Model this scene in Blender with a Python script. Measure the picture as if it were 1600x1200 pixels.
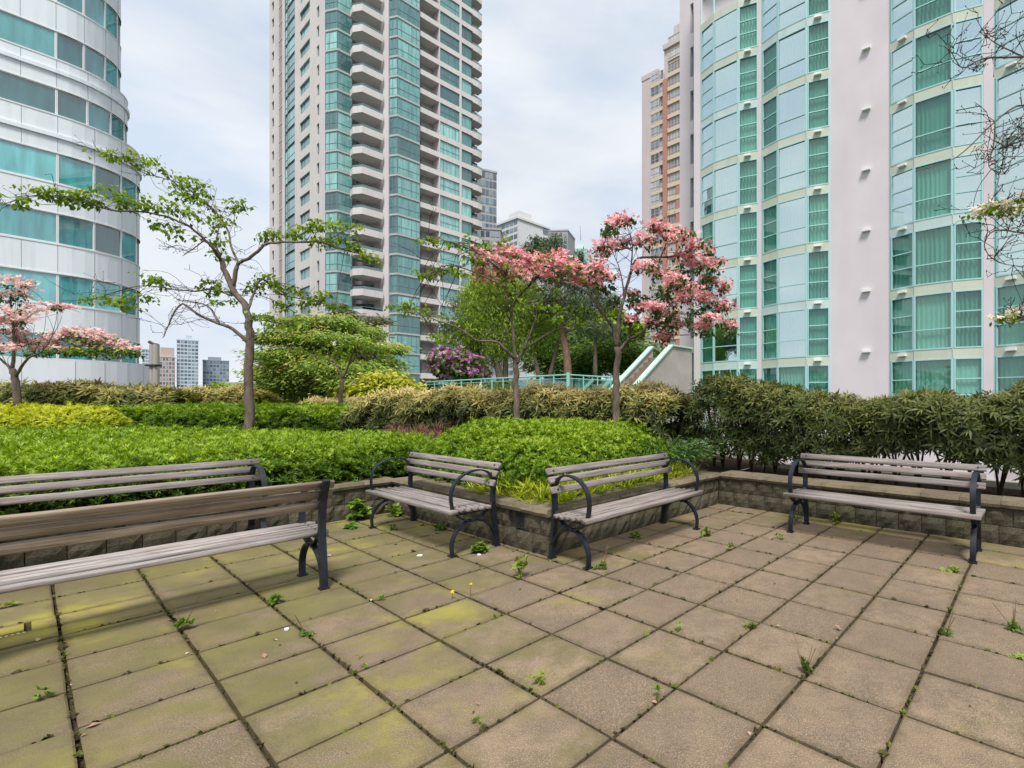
import bpy, math, random
import numpy as np
from mathutils import Vector, Matrix

random.seed(7); rng = np.random.default_rng(7)
S = bpy.context.scene
COL = S.collection
for o in list(bpy.data.objects): bpy.data.objects.remove(o)

# ------------------------------------------------------------------ camera
cd = bpy.data.cameras.new('camera'); cam = bpy.data.objects.new('camera', cd); COL.objects.link(cam)
cam.location = (0, 0, 1.4); cam.rotation_euler = (math.radians(90), 0, 0)
cd.sensor_width = 36; cd.lens = 36 * 775 / 1600
cd.shift_x = -220 / 1600; cd.shift_y = 30 / 1600
cd.clip_start = .05; cd.clip_end = 6000
S.camera = cam
S.render.resolution_x, S.render.resolution_y = 1024, 768
# ------------------------------------------------------------------ sky, sun, exposure
SUN_EL, SUN_AZ = math.radians(60), math.radians(172)        # azimuth clockwise from +Y
w = bpy.data.worlds.new('World'); S.world = w; w.use_nodes = True
nt = w.node_tree; nt.nodes.clear()
def N(t, typ, **kw):
    n = t.nodes.new(typ)
    for k, v in kw.items(): setattr(n, k, v)
    return n
sky = N(nt, 'ShaderNodeTexSky', sky_type='NISHITA', sun_disc=False)
sky.sun_elevation = SUN_EL; sky.sun_rotation = SUN_AZ
sky.air_density = 1.0; sky.dust_density = 2.0
tc = N(nt, 'ShaderNodeTexCoord')
mp = N(nt, 'ShaderNodeMapping'); mp.inputs['Scale'].default_value = (1, 1, 2.6); mp.inputs['Location'].default_value = (.3, .1, .2)
no = N(nt, 'ShaderNodeTexNoise'); no.inputs['Scale'].default_value = 1.7; no.inputs['Detail'].default_value = 7; no.inputs['Roughness'].default_value = .55
rp = N(nt, 'ShaderNodeValToRGB'); rp.color_ramp.elements[0].position = .30; rp.color_ramp.elements[0].color = (.74,.74,.74,1)
rp.color_ramp.elements[1].position = .60; rp.color_ramp.elements[1].color = (1,1,1,1)
no2 = N(nt, 'ShaderNodeTexNoise'); no2.inputs['Scale'].default_value = 3.1; no2.inputs['Detail'].default_value = 6
rp2 = N(nt, 'ShaderNodeValToRGB')
rp2.color_ramp.elements[0].position = .34; rp2.color_ramp.elements[0].color = (5.3, 6.15, 7.3, 1)
rp2.color_ramp.elements[1].position = .58; rp2.color_ramp.elements[1].color = (7.0, 7.3, 7.7, 1)
mx = N(nt, 'ShaderNodeMix', data_type='RGBA')
bg = N(nt, 'ShaderNodeBackground'); bg.inputs['Strength'].default_value = .1
ou = N(nt, 'ShaderNodeOutputWorld')
L = nt.links.new
L(tc.outputs['Generated'], mp.inputs['Vector']); L(mp.outputs[0], no.inputs['Vector']); L(mp.outputs[0], no2.inputs['Vector'])
L(no.outputs['Fac'], rp.inputs[0]); L(no2.outputs['Fac'], rp2.inputs[0])
L(rp.outputs[0], mx.inputs[0]); L(sky.outputs[0], mx.inputs[6]); L(rp2.outputs[0], mx.inputs[7])
L(mx.outputs[2], bg.inputs[0]); L(bg.outputs[0], ou.inputs[0])
sd = bpy.data.lights.new('sun', 'SUN'); sd.energy = 3.6; sd.angle = math.radians(15); sd.color = (1, .96, .9)
so = bpy.data.objects.new('sun', sd); COL.objects.link(so)
sv = Vector((math.sin(SUN_AZ) * math.cos(SUN_EL), math.cos(SUN_AZ) * math.cos(SUN_EL), math.sin(SUN_EL)))
so.rotation_euler = sv.to_track_quat('Z', 'Y').to_euler(); so.location = (0, -5, 30)
vs = S.view_settings; vs.view_transform = 'Standard'; vs.look = 'None'; vs.exposure = .35; vs.gamma = 1; vs.use_curve_mapping = False
S.cycles.max_bounces = 6; S.cycles.diffuse_bounces = 3; S.cycles.glossy_bounces = 3; S.cycles.transparent_max_bounces = 12; S.cycles.transmission_bounces = 4
S.cycles.caustics_reflective = False; S.cycles.caustics_refractive = False

# ------------------------------------------------------------------ measured frame
F, CX, CY, H = 775., 1020., 630., 1.4
ANG = .6666
A2 = np.array([math.sin(ANG), math.cos(ANG)]); R2 = np.array([math.cos(ANG), -math.sin(ANG)]); O2 = np.array([.3994, 2.8097])
TILE = .4626
ROT_R = math.atan2(R2[1], R2[0]); ROT_A = math.atan2(A2[1], A2[0])
def at(px, py, Y): return np.array([(px - CX) / F * Y, Y, H - (py - CY) / F * Y])
def ter(a, r, z=0.): q = O2 + a * A2 + r * R2; return np.array([q[0], q[1], z])
def to_ar(x, y): q = np.array([x, y]) - O2; return q @ A2, q @ R2
def pix(p): return CX + F * p[0] / p[1], CY - (p[2] - H) * F / p[1]
def spx(P, d, px):                                  # distance along a plan line where it crosses the sight line of a column
    k = (px - CX) / F
    return (k * P[1] - P[0]) / (d[0] - k * d[1])

# ------------------------------------------------------------------ materials
def mat(name, col=(.5,.5,.5), rough=.8, spec=.3, metal=0.):
    m = bpy.data.materials.new(name); m.use_nodes = True
    b = m.node_tree.nodes['Principled BSDF']
    b.inputs['Base Color'].default_value = (*col, 1); b.inputs['Roughness'].default_value = rough
    b.inputs['Specular IOR Level'].default_value = spec; b.inputs['Metallic'].default_value = metal
    return m
def ramp(t, fac, stops):
    r = N(t, 'ShaderNodeValToRGB'); e = r.color_ramp.elements
    while len(e) < len(stops): e.new(.5)
    for el, (p, c) in zip(e, stops): el.position = p; el.color = (*c, 1) if len(c) == 3 else c
    t.links.new(fac, r.inputs[0]); return r.outputs[0]
def noise(t, vec, scale, detail=4, rough=.55, sc=None):
    if sc is not None:
        m = N(t, 'ShaderNodeMapping'); m.inputs['Scale'].default_value = sc; t.links.new(vec, m.inputs[0]); vec = m.outputs[0]
    n = N(t, 'ShaderNodeTexNoise'); n.inputs['Scale'].default_value = scale; n.inputs['Detail'].default_value = detail; n.inputs['Roughness'].default_value = rough
    t.links.new(vec, n.inputs['Vector']); return n.outputs['Fac']
def mixc(t, fac, a, b, mode='MIX'):
    m = N(t, 'ShaderNodeMix', data_type='RGBA', blend_type=mode)
    for s, v in ((0, fac), (6, a), (7, b)):
        if isinstance(v, (int, float)): m.inputs[s].default_value = v
        elif isinstance(v, tuple): m.inputs[s].default_value = (*v, 1)
        else: t.links.new(v, m.inputs[s])
    return m.outputs[2]
def mth(t, op, a, b=0., clamp=False):
    m = N(t, 'ShaderNodeMath', operation=op, use_clamp=clamp)
    for s, v in ((0, a), (1, b)):
        if isinstance(v, (int, float)): m.inputs[s].default_value = v
        else: t.links.new(v, m.inputs[s])
    return m.outputs[0]
def bump(t, b, h, strength, dist=.01):
    n = N(t, 'ShaderNodeBump'); n.inputs['Strength'].default_value = strength; n.inputs['Distance'].default_value = dist
    t.links.new(h, n.inputs['Height']); t.links.new(n.outputs[0], b.inputs['Normal'])
def wpos(t): return N(t, 'ShaderNodeNewGeometry').outputs['Position']
def opos(t): return N(t, 'ShaderNodeTexCoord').outputs['Object']
def orand(t): return N(t, 'ShaderNodeObjectInfo').outputs['Random']
def T(m): return m.node_tree, m.node_tree.nodes['Principled BSDF']

def concrete(name, col, var=.12, scale=.8, rough=.85, streak=True, bmp=.15):
    m = mat(name, col, rough, .2); t, b = T(m); p = wpos(t)
    n1 = noise(t, p, scale, 6); n2 = noise(t, p, 1.2, 5, .6, (1.6, 1.6, .12)); n3 = noise(t, p, 30, 4)
    d = tuple(c * (1 - var * 1.6) for c in col); l = tuple(min(.9, c * (1 + var)) for c in col)
    c = ramp(t, n1, [(.3, d), (.7, l)])
    if streak: c = mixc(t, mth(t, 'MULTIPLY', ramp(t, n2, [(.5, (0,0,0)), (.72, (1,1,1))]), streak * .5), c, tuple(x * .68 for x in col))
    c = mixc(t, .25, c, ramp(t, n3, [(.3, d), (.7, l)]))
    t.links.new(c, b.inputs['Base Color']); bump(t, b, n3, bmp, .004); return m

M = {}
# pavers: tan precast slabs with speckle, algae stains in their own patches
m = mat('paver_concrete', (.3,.23,.15), .95, .1); t, b = T(m); p = wpos(t)
base = ramp(t, orand(t), [(0, (.125,.090,.060)), (.3, (.215,.155,.100)), (.65, (.165,.116,.082)), (1, (.25,.184,.120))])
big = noise(t, p, 1.6, 6, .6); med = noise(t, p, 7, 6, .65); fine = noise(t, p, 160, 3, .6); spk = noise(t, p, 240, 2, .5)
c = mixc(t, ramp(t, med, [(.42, (0,0,0)), (.62, (.9,.9,.9))]), base, (.125,.092,.066))
c = mixc(t, ramp(t, noise(t, p, 2.6, 7, .7, (1, 1, 1)), [(.52, (0,0,0)), (.66, (.7,.7,.7))]), c, (.108,.082,.064))
c = mixc(t, ramp(t, fine, [(.40, (.0,)*3), (.66, (.75,)*3)]), c, (.34,.262,.18))
c = mixc(t, ramp(t, spk, [(.66, (0,0,0)), (.71, (.9,.9,.9))]), c, (.60,.54,.44))
c = mixc(t, ramp(t, noise(t, p, 200, 2), [(.31, (.8,.8,.8)), (.38, (0,0,0))]), c, (.07,.055,.04))
sx = N(t, 'ShaderNodeSeparateXYZ'); t.links.new(p, sx.inputs[0])
def mapr(v, a, b_, c_=0., d_=1.):
    n = N(t, 'ShaderNodeMapRange'); n.inputs[1].default_value = a; n.inputs[2].default_value = b_; n.inputs[3].default_value = c_; n.inputs[4].default_value = d_
    t.links.new(v, n.inputs[0]); return n.outputs[0]
reg = mapr(sx.outputs[0], .5, -2.6, 0., 1.3)
dv = N(t, 'ShaderNodeVectorMath', operation='DOT_PRODUCT'); dv.inputs[1].default_value = (A2[0], A2[1], 0); t.links.new(p, dv.inputs[0])
a0 = float(O2 @ A2); reg2 = mapr(dv.outputs['Value'], a0 + 2.3, a0 + 3.5)
dr = N(t, 'ShaderNodeVectorMath', operation='DOT_PRODUCT'); dr.inputs[1].default_value = (R2[0], R2[1], 0); t.links.new(p, dr.inputs[0])
r0 = float(O2 @ R2); reg3 = mapr(dr.outputs['Value'], r0 - .9, r0 - 2.1)
moss_n = noise(t, p, 2.3, 7, .68, (1, 1.5, 1))
allr = mth(t, 'MAXIMUM', mth(t, 'MAXIMUM', reg, reg2), mth(t, 'MULTIPLY', reg3, .8))
mm = mth(t, 'ADD', moss_n, mth(t, 'MULTIPLY', allr, .27)); mm = mth(t, 'ADD', mm, mth(t, 'MULTIPLY', mth(t, 'SUBTRACT', orand(t), .5), .16))
mm = mth(t, 'ADD', mm, mth(t, 'MULTIPLY', mth(t, 'SUBTRACT', med, .5), .25))
mk = ramp(t, mm, [(.62, (0,0,0)), (.80, (.62,.62,.62)), (.98, (.8,.8,.8))])
gcol = ramp(t, noise(t, p, 1.1, 4), [(.40, (.125,.120,.042)), (.54, (.18,.168,.05)), (.63, (.34,.315,.04))])
c = mixc(t, mk, c, gcol)
po = opos(t); sp_ = N(t, 'ShaderNodeSeparateXYZ'); t.links.new(po, sp_.inputs[0])
edge = mth(t, 'MAXIMUM', mth(t, 'ABSOLUTE', sp_.outputs[0]), mth(t, 'ABSOLUTE', sp_.outputs[1]))
ed_n = mth(t, 'ADD', edge, mth(t, 'MULTIPLY', mth(t, 'SUBTRACT', noise(t, p, 11, 6, .7), .5), .13))
c = mixc(t, ramp(t, ed_n, [(.185, (0,0,0)), (.232, (.62,.62,.62)), (.30, (.62,.62,.62)), (.31, (0,0,0))]), c, (.105,.082,.048))
c = mixc(t, ramp(t, noise(t, p, .9, 6, .65), [(.44, (0,0,0)), (.66, (.45,.45,.45))]), c, (.12,.092,.072))
t.links.new(c, b.inputs['Base Color'])
bump(t, b, mth(t, 'ADD', mth(t, 'MULTIPLY', fine, .8), med), .7, .005); M['paver'] = m

m = mat('joint_soil', (.045,.035,.02), 1, .1); t, b = T(m); p = wpos(t)
t.links.new(ramp(t, noise(t, p, 14, 6), [(.35, (.03,.024,.014)), (.6, (.085,.064,.036)), (.75, (.06,.068,.022))]), b.inputs['Base Color']); bump(t, b, noise(t, p, 60, 4), .8, .02); M['soil_joint'] = m

m = mat('split_face_block', (.15,.13,.09), .95, .15); t, b = T(m); p = wpos(t)
c = ramp(t, orand(t), [(0, (.058,.050,.035)), (.5, (.088,.076,.054)), (1, (.118,.102,.074))])
n1 = noise(t, p, 9, 7, .7); n2 = noise(t, p, 70, 4, .6)
c = mixc(t, ramp(t, n1, [(.38, (0,0,0)), (.66, (.8,.8,.8))]), c, (.040,.036,.026))
c = mixc(t, ramp(t, noise(t, p, 2.2, 5), [(.48, (0,0,0)), (.64, (.6,.6,.6))]), c, (.055,.058,.022))
t.links.new(mixc(t, .3, c, ramp(t, n2, [(.3, (.05,.045,.03)), (.7, (.25,.22,.16))])), b.inputs['Base Color']); bump(t, b, mth(t, 'ADD', n1, mth(t, 'MULTIPLY', n2, .5)), .9, .02); M['block'] = m

m = mat('cap_stone', (.26,.2,.14), .9, .2); t, b = T(m); p = wpos(t)
c = ramp(t, orand(t), [(0, (.155,.126,.086)), (.5, (.205,.164,.112)), (1, (.18,.148,.10))])
n1 = noise(t, p, 6, 7, .65); n2 = noise(t, p, 120, 3)
c = mixc(t, ramp(t, n1, [(.42, (0,0,0)), (.7, (.8,.8,.8))]), c, (.10,.085,.05))
c = mixc(t, ramp(t, n2, [(.5, (0,0,0)), (.75, (.5,.5,.5))]), c, (.36,.31,.23))
t.links.new(c, b.inputs['Base Color']); bump(t, b, mth(t, 'ADD', n1, n2), .5, .008); M['cap'] = m

def wood(name, cols, ax=0):
    m = mat(name, cols[1], .72, .3); t, b = T(m); p = opos(t)
    off = N(t, 'ShaderNodeVectorMath', operation='ADD'); cb = N(t, 'ShaderNodeCombineXYZ')
    t.links.new(mth(t, 'MULTIPLY', orand(t), 37.), cb.inputs[0]); t.links.new(mth(t, 'MULTIPLY', orand(t), 11.), cb.inputs[1])
    t.links.new(p, off.inputs[0]); t.links.new(cb.outputs[0], off.inputs[1]); p = off.outputs[0]
    g = noise(t, p, 9, 6, .7, (.22, 6, 6)); g2 = noise(t, p, 30, 5, .7, (.12, 5, 5)); st = noise(t, p, 2.2, 5, .6, (1, 3, 3))
    c = ramp(t, g, [(.30, cols[0]), (.5, cols[1]), (.72, cols[2])])
    c = mixc(t, ramp(t, g2, [(.36, (.7,)*3), (.48, (0,)*3)]), c, tuple(x * .42 for x in cols[0]))
    c = mixc(t, ramp(t, st, [(.54, (0,)*3), (.70, (.6,)*3)]), c, cols[3])
    c = mixc(t, mth(t, 'MULTIPLY', orand(t), .28), c, tuple(x * .62 for x in cols[1]))
    t.links.new(c, b.inputs['Base Color']); bump(t, b, mth(t, 'ADD', g, g2), .55, .004); return m
M['wood'] = wood('weathered_teak', [(.145,.117,.105), (.275,.238,.222), (.43,.39,.372), (.18,.125,.092)])
M['wood_light'] = wood('sky_sheen_teak', [(.20,.165,.15), (.37,.33,.31), (.56,.52,.50), (.22,.155,.115)])  # paler teak, the sky's sheen on the seat put into its colour
M['wood_brown'] = wood('weathered_teak_brown', [(.16,.115,.075), (.285,.22,.16), (.43,.36,.28), (.17,.085,.04)])
m = mat('black_cast_iron', (.009,.013,.021), .42, .45); t, b = T(m); p = wpos(t)
t.links.new(ramp(t, noise(t, p, 18, 5), [(.35, (.006,.009,.015)), (.62, (.013,.018,.027)), (.74, (.026,.024,.024)), (.82, (.075,.042,.026))]), b.inputs['Base Color'])
t.links.new(ramp(t, noise(t, p, 40, 4), [(.3, (.34,)*3), (.7, (.58,)*3)]), b.inputs['Roughness']); bump(t, b, noise(t, p, 150, 3), .25, .002); M['iron'] = m
M['bolt'] = mat('dull_steel_bolt', (.07,.075,.085), .5, .5, .6)
M['dark_metal'] = mat('dark_vent_metal', (.025,.025,.026), .6, .4)
m = mat('soil_mulch', (.06,.04,.025), 1, .1); t, b = T(m); p = wpos(t)
t.links.new(ramp(t, noise(t, p, 16, 7, .7), [(.35, (.03,.02,.014)), (.55, (.085,.05,.033)), (.72, (.15,.09,.06))]), b.inputs['Base Color']); bump(t, b, noise(t, p, 30, 6), 1, .04); M['mulch'] = m
m = mat('distant_ground', (.09,.095,.08), .95, .1); t, b = T(m); p = wpos(t)
t.links.new(ramp(t, noise(t, p, .03, 6), [(.4, (.06,.062,.06)), (.55, (.05,.085,.03)), (.7, (.13,.13,.12))]), b.inputs['Base Color']); M['ground'] = m
m = mat('mown_grass', (.09,.2,.025), .9, .2); t, b = T(m); p = wpos(t)
t.links.new(ramp(t, noise(t, p, 3, 6), [(.35, (.06,.15,.015)), (.65, (.12,.25,.03))]), b.inputs['Base Color']); M['grass'] = m

def leafmat(name, stops, trans=.35, rough=.5, spec=.35):
    m = bpy.data.materials.new(name); m.use_nodes = True; t = m.node_tree; b = t.nodes['Principled BSDF']
    at_ = N(t, 'ShaderNodeAttribute', attribute_name='tint')
    c = ramp(t, at_.outputs['Fac'], stops)
    t.links.new(c, b.inputs['Base Color']); b.inputs['Roughness'].default_value = rough; b.inputs['Specular IOR Level'].default_value = spec
    tr = N(t, 'ShaderNodeBsdfTranslucent'); g = N(t, 'ShaderNodeHueSaturation'); g.inputs['Saturation'].default_value = 1.15; g.inputs['Value'].default_value = 1.25
    t.links.new(c, g.inputs['Color']); t.links.new(g.outputs[0], tr.inputs[0])
    ms = N(t, 'ShaderNodeMixShader'); ms.inputs[0].default_value = trans
    t.links.new(b.outputs[0], ms.inputs[1]); t.links.new(tr.outputs[0], ms.inputs[2])
    t.links.new(ms.outputs[0], t.nodes['Material Output'].inputs['Surface']); return m
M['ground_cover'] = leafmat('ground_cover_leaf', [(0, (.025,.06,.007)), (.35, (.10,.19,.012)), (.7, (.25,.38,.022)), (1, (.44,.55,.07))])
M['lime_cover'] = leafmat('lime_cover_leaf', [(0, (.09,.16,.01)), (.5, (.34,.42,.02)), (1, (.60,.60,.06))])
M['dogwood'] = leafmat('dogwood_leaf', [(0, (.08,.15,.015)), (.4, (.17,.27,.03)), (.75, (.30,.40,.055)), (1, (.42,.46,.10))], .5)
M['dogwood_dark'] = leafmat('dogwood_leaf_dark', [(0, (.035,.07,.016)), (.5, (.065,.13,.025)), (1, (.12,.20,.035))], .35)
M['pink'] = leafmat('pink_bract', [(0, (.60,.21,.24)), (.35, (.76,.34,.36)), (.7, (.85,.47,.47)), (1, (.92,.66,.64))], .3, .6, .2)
M['pale_pink'] = leafmat('pale_pink_bract', [(0, (.66,.36,.36)), (.5, (.78,.52,.50)), (1, (.86,.70,.66))], .3, .6, .2)
M['cream'] = leafmat('cream_bract', [(0, (.62,.52,.36)), (.5, (.76,.66,.50)), (1, (.84,.76,.66))], .3, .6, .2)
M['purple'] = leafmat('purple_blossom', [(0, (.22,.05,.20)), (.5, (.46,.15,.38)), (1, (.74,.46,.60))], .3, .6, .2)
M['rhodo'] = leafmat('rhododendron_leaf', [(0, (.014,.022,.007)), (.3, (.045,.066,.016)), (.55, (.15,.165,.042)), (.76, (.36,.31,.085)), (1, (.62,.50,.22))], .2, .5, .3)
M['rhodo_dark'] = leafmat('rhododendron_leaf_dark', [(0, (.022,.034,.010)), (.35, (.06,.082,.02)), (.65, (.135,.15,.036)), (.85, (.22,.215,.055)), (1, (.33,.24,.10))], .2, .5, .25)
M['hemlock'] = leafmat('hemlock_spray', [(0, (.07,.14,.02)), (.4, (.20,.32,.04)), (.7, (.34,.42,.06)), (1, (.55,.40,.13))], .25)
M['gold'] = leafmat('golden_leaf', [(0, (.20,.24,.015)), (.5, (.40,.43,.025)), (1, (.60,.56,.08))], .35)
M['bright_tree'] = leafmat('bright_green_leaf', [(0, (.08,.15,.015)), (.45, (.25,.37,.04)), (1, (.48,.54,.11))], .4)
M['pine'] = leafmat('pine_needle', [(0, (.035,.065,.03)), (.5, (.085,.125,.05)), (1, (.16,.20,.085))], .15)
M['mid_tree'] = leafmat('mid_green_leaf', [(0, (.045,.10,.018)), (.5, (.10,.19,.03)), (1, (.20,.29,.05))], .3)
M['grey_tree'] = leafmat('grey_green_leaf', [(0, (.08,.09,.05)), (.5, (.15,.16,.08)), (1, (.22,.24,.11))], .3)
M['juniper'] = leafmat('nandina_leaf', [(0, (.03,.07,.02)), (.5, (.065,.14,.03)), (1, (.14,.24,.045))], .25)
M['heather'] = leafmat('dry_heather', [(0, (.10,.045,.035)), (.5, (.20,.10,.075)), (1, (.30,.18,.11))], .1, .9)
M['weed'] = leafmat('weed_leaf', [(0, (.05,.11,.02)), (.5, (.13,.24,.03)), (1, (.30,.38,.06))], .35)
M['yellow'] = mat('yellow_petal', (.75,.45,.01), .6, .2)
M['white_litter'] = mat('white_litter', (.75,.73,.70), .8, .2)

def bark(name, c0, c1, c2):
    m = mat(name, c1, .9, .15); t, b = T(m); p = wpos(t)
    n = noise(t, p, 14, 6, .65, (1, 1, .35)); n2 = noise(t, p, 60, 4)
    t.links.new(mixc(t, .3, ramp(t, n, [(.35, c0), (.5, c1), (.68, c2)]), ramp(t, n2, [(.3, c0), (.7, c2)])), b.inputs['Base Color']); bump(t, b, n, .8, .02); return m
M['bark'] = bark('dogwood_bark', (.075,.055,.045), (.14,.105,.085), (.22,.18,.15))
M['bark_red'] = bark('pine_bark', (.10,.055,.035), (.19,.11,.075), (.27,.18,.13))
M['twig'] = mat('dark_twig', (.045,.030,.026), .9, .1)
M['stem'] = mat('hedge_stem', (.05,.030,.020), .9, .1)

# buildings
M['pink_wall'] = concrete('pinkish_render', (.70,.635,.665), .07, .35, .9, .22, .08)
M['pale_band'] = concrete('pale_green_precast', (.56,.60,.50), .06, 1.2)
M['blue_band'] = concrete('pale_blue_precast', (.52,.63,.62), .06, 1.2)
M['mint_frame'] = mat('mint_window_frame', (.38,.62,.63), .45, .4)
M['tower_wall'] = concrete('tower_concrete', (.66,.615,.605), .05, .25, .9)
M['tower_band'] = mat('tower_grey_band', (.42,.47,.46), .6, .3)
M['tower_frame'] = mat('tower_teal_frame', (.16,.25,.26), .5, .4)
M['recess'] = concrete('beige_recess_panel', (.36,.33,.29), .06, .5)
M['balcony_in'] = concrete('balcony_recess_wall', (.46,.42,.41), .05, .5)
M['white_panel'] = concrete('white_metal_panel', (.755,.81,.85), .03, .3, .5)
M['white_frame'] = mat('white_mullion', (.74,.76,.77), .5, .4)
M['seam'] = mat('panel_seam', (.40,.42,.44), .7, .2)
M['conc'] = concrete('board_concrete', (.40,.37,.335), .14, 1.2)
M['ramp_brown'] = concrete('brown_stair_concrete', (.26,.20,.15), .1, 2.)
M['mint_cap'] = mat('mint_painted_cap', (.42,.60,.50), .5, .4)
M['mint_rail'] = mat('mint_painted_rail', (.24,.52,.44), .45, .4)
M['red_panel'] = concrete('terracotta_panel', (.50,.25,.20), .06, .4)
M['cream_band'] = mat('cream_band', (.66,.56,.42), .7, .2)
M['mauve_wall'] = concrete('mauve_concrete', (.60,.53,.53), .04, .2)
M['far_white'] = concrete('far_white_wall', (.62,.63,.64), .04, .1)
M['far_grey'] = concrete('far_grey_wall', (.36,.35,.36), .04, .1)
M['far_blue'] = concrete('far_blue_wall', (.50,.58,.66), .04, .1)
M['far_brown'] = concrete('far_brown_hazed_wall', (.50,.41,.37), .04, .1)  # brown lightened towards the sky, distance haze put into the colour
M['far_dark'] = concrete('far_dark_wall', (.27,.31,.37), .04, .1)
M['copper'] = mat('green_copper', (.34,.45,.42), .7, .2)
M['light_white'] = mat('white_fixture', (.8,.8,.78), .5, .3)

def glassmat(name, stops, rough=.03, ior=2.0, bumpy=.0):
    m = mat(name, stops[0][1], rough, .5); t, b = T(m)
    b.inputs['IOR'].default_value = ior
    p = wpos(t)
    c = ramp(t, orand(t), stops)
    c = mixc(t, .35, c, mixc(t, 1., c, ramp(t, noise(t, p, .9, 3, .5, (3, 3, .4)), [(.35, (.35,)*3), (.65, (1.5,)*3)]), 'MULTIPLY'))
    t.links.new(c, b.inputs['Base Color'])
    bump(t, b, noise(t, p, .7, 2), .04, .05)
    return m
M['tower_glass'] = glassmat('teal_tower_glass', [(0, (.05,.12,.13)), (.4, (.10,.25,.25)), (.7, (.17,.40,.38)), (1, (.30,.58,.55))], .03, 1.9)
M['dark_glass'] = glassmat('dark_balcony_glass', [(0, (.02,.035,.04)), (.6, (.05,.09,.09)), (1, (.10,.20,.19))], .05, 1.7)
M['office_glass'] = glassmat('teal_office_glass', [(0, (.015,.10,.11)), (.45, (.04,.25,.27)), (1, (.12,.52,.54))], .02, 2.3)
M['far_glass'] = glassmat('far_window_glass', [(0, (.05,.07,.09)), (.5, (.11,.16,.20)), (1, (.28,.34,.38))], .05, 1.8)
M['red_glass'] = glassmat('pale_tower_glass', [(0, (.10,.10,.11)), (.3, (.26,.27,.29)), (1, (.58,.58,.60))], .05, 1.8)

def clearglass(name, tint, refl, rough=.0):
    m = bpy.data.materials.new(name); m.use_nodes = True; t = m.node_tree; t.nodes.clear()
    o = N(t, 'ShaderNodeOutputMaterial'); tr = N(t, 'ShaderNodeBsdfTransparent'); gl = N(t, 'ShaderNodeBsdfGlossy'); ms = N(t, 'ShaderNodeMixShader')
    tr.inputs[0].default_value = (*tint, 1); gl.inputs['Roughness'].default_value = rough; gl.inputs[0].default_value = (.90, 1, .99, 1)
    lw = N(t, 'ShaderNodeLayerWeight'); lw.inputs[0].default_value = .5
    frv = mth(t, 'ADD', mth(t, 'MULTIPLY', mth(t, 'POWER', lw.outputs['Facing'], 4.), 1 - refl), refl)
    nb = N(t, 'ShaderNodeBump'); nb.inputs['Strength'].default_value = .03; nb.inputs['Distance'].default_value = .05
    t.links.new(noise(t, wpos(t), .6, 2), nb.inputs['Height']); t.links.new(nb.outputs[0], gl.inputs['Normal'])
    t.links.new(frv, ms.inputs[0]); t.links.new(tr.outputs[0], ms.inputs[1]); t.links.new(gl.outputs[0], ms.inputs[2]); t.links.new(ms.outputs[0], o.inputs[0]); return m
M['bay_glass'] = clearglass('teal_bay_glass', (.83,.965,.93), .07)
M['bay_mirror'] = clearglass('sky_bright_bay_glass', (.66,.94,.92), .60)  # raised reflectance stands in for bright sky caught by chosen panes
M['fence_glass'] = clearglass('teal_fence_glass', (.36,.58,.54), .22)
m = mat('teal_curtain', (.40,.62,.55), .9, .1); t, b = T(m)
t.links.new(ramp(t, orand(t), [(0, (.14,.33,.27)), (.5, (.22,.45,.37)), (1, (.34,.56,.48))]), b.inputs['Base Color']); M['curtain'] = m

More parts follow.
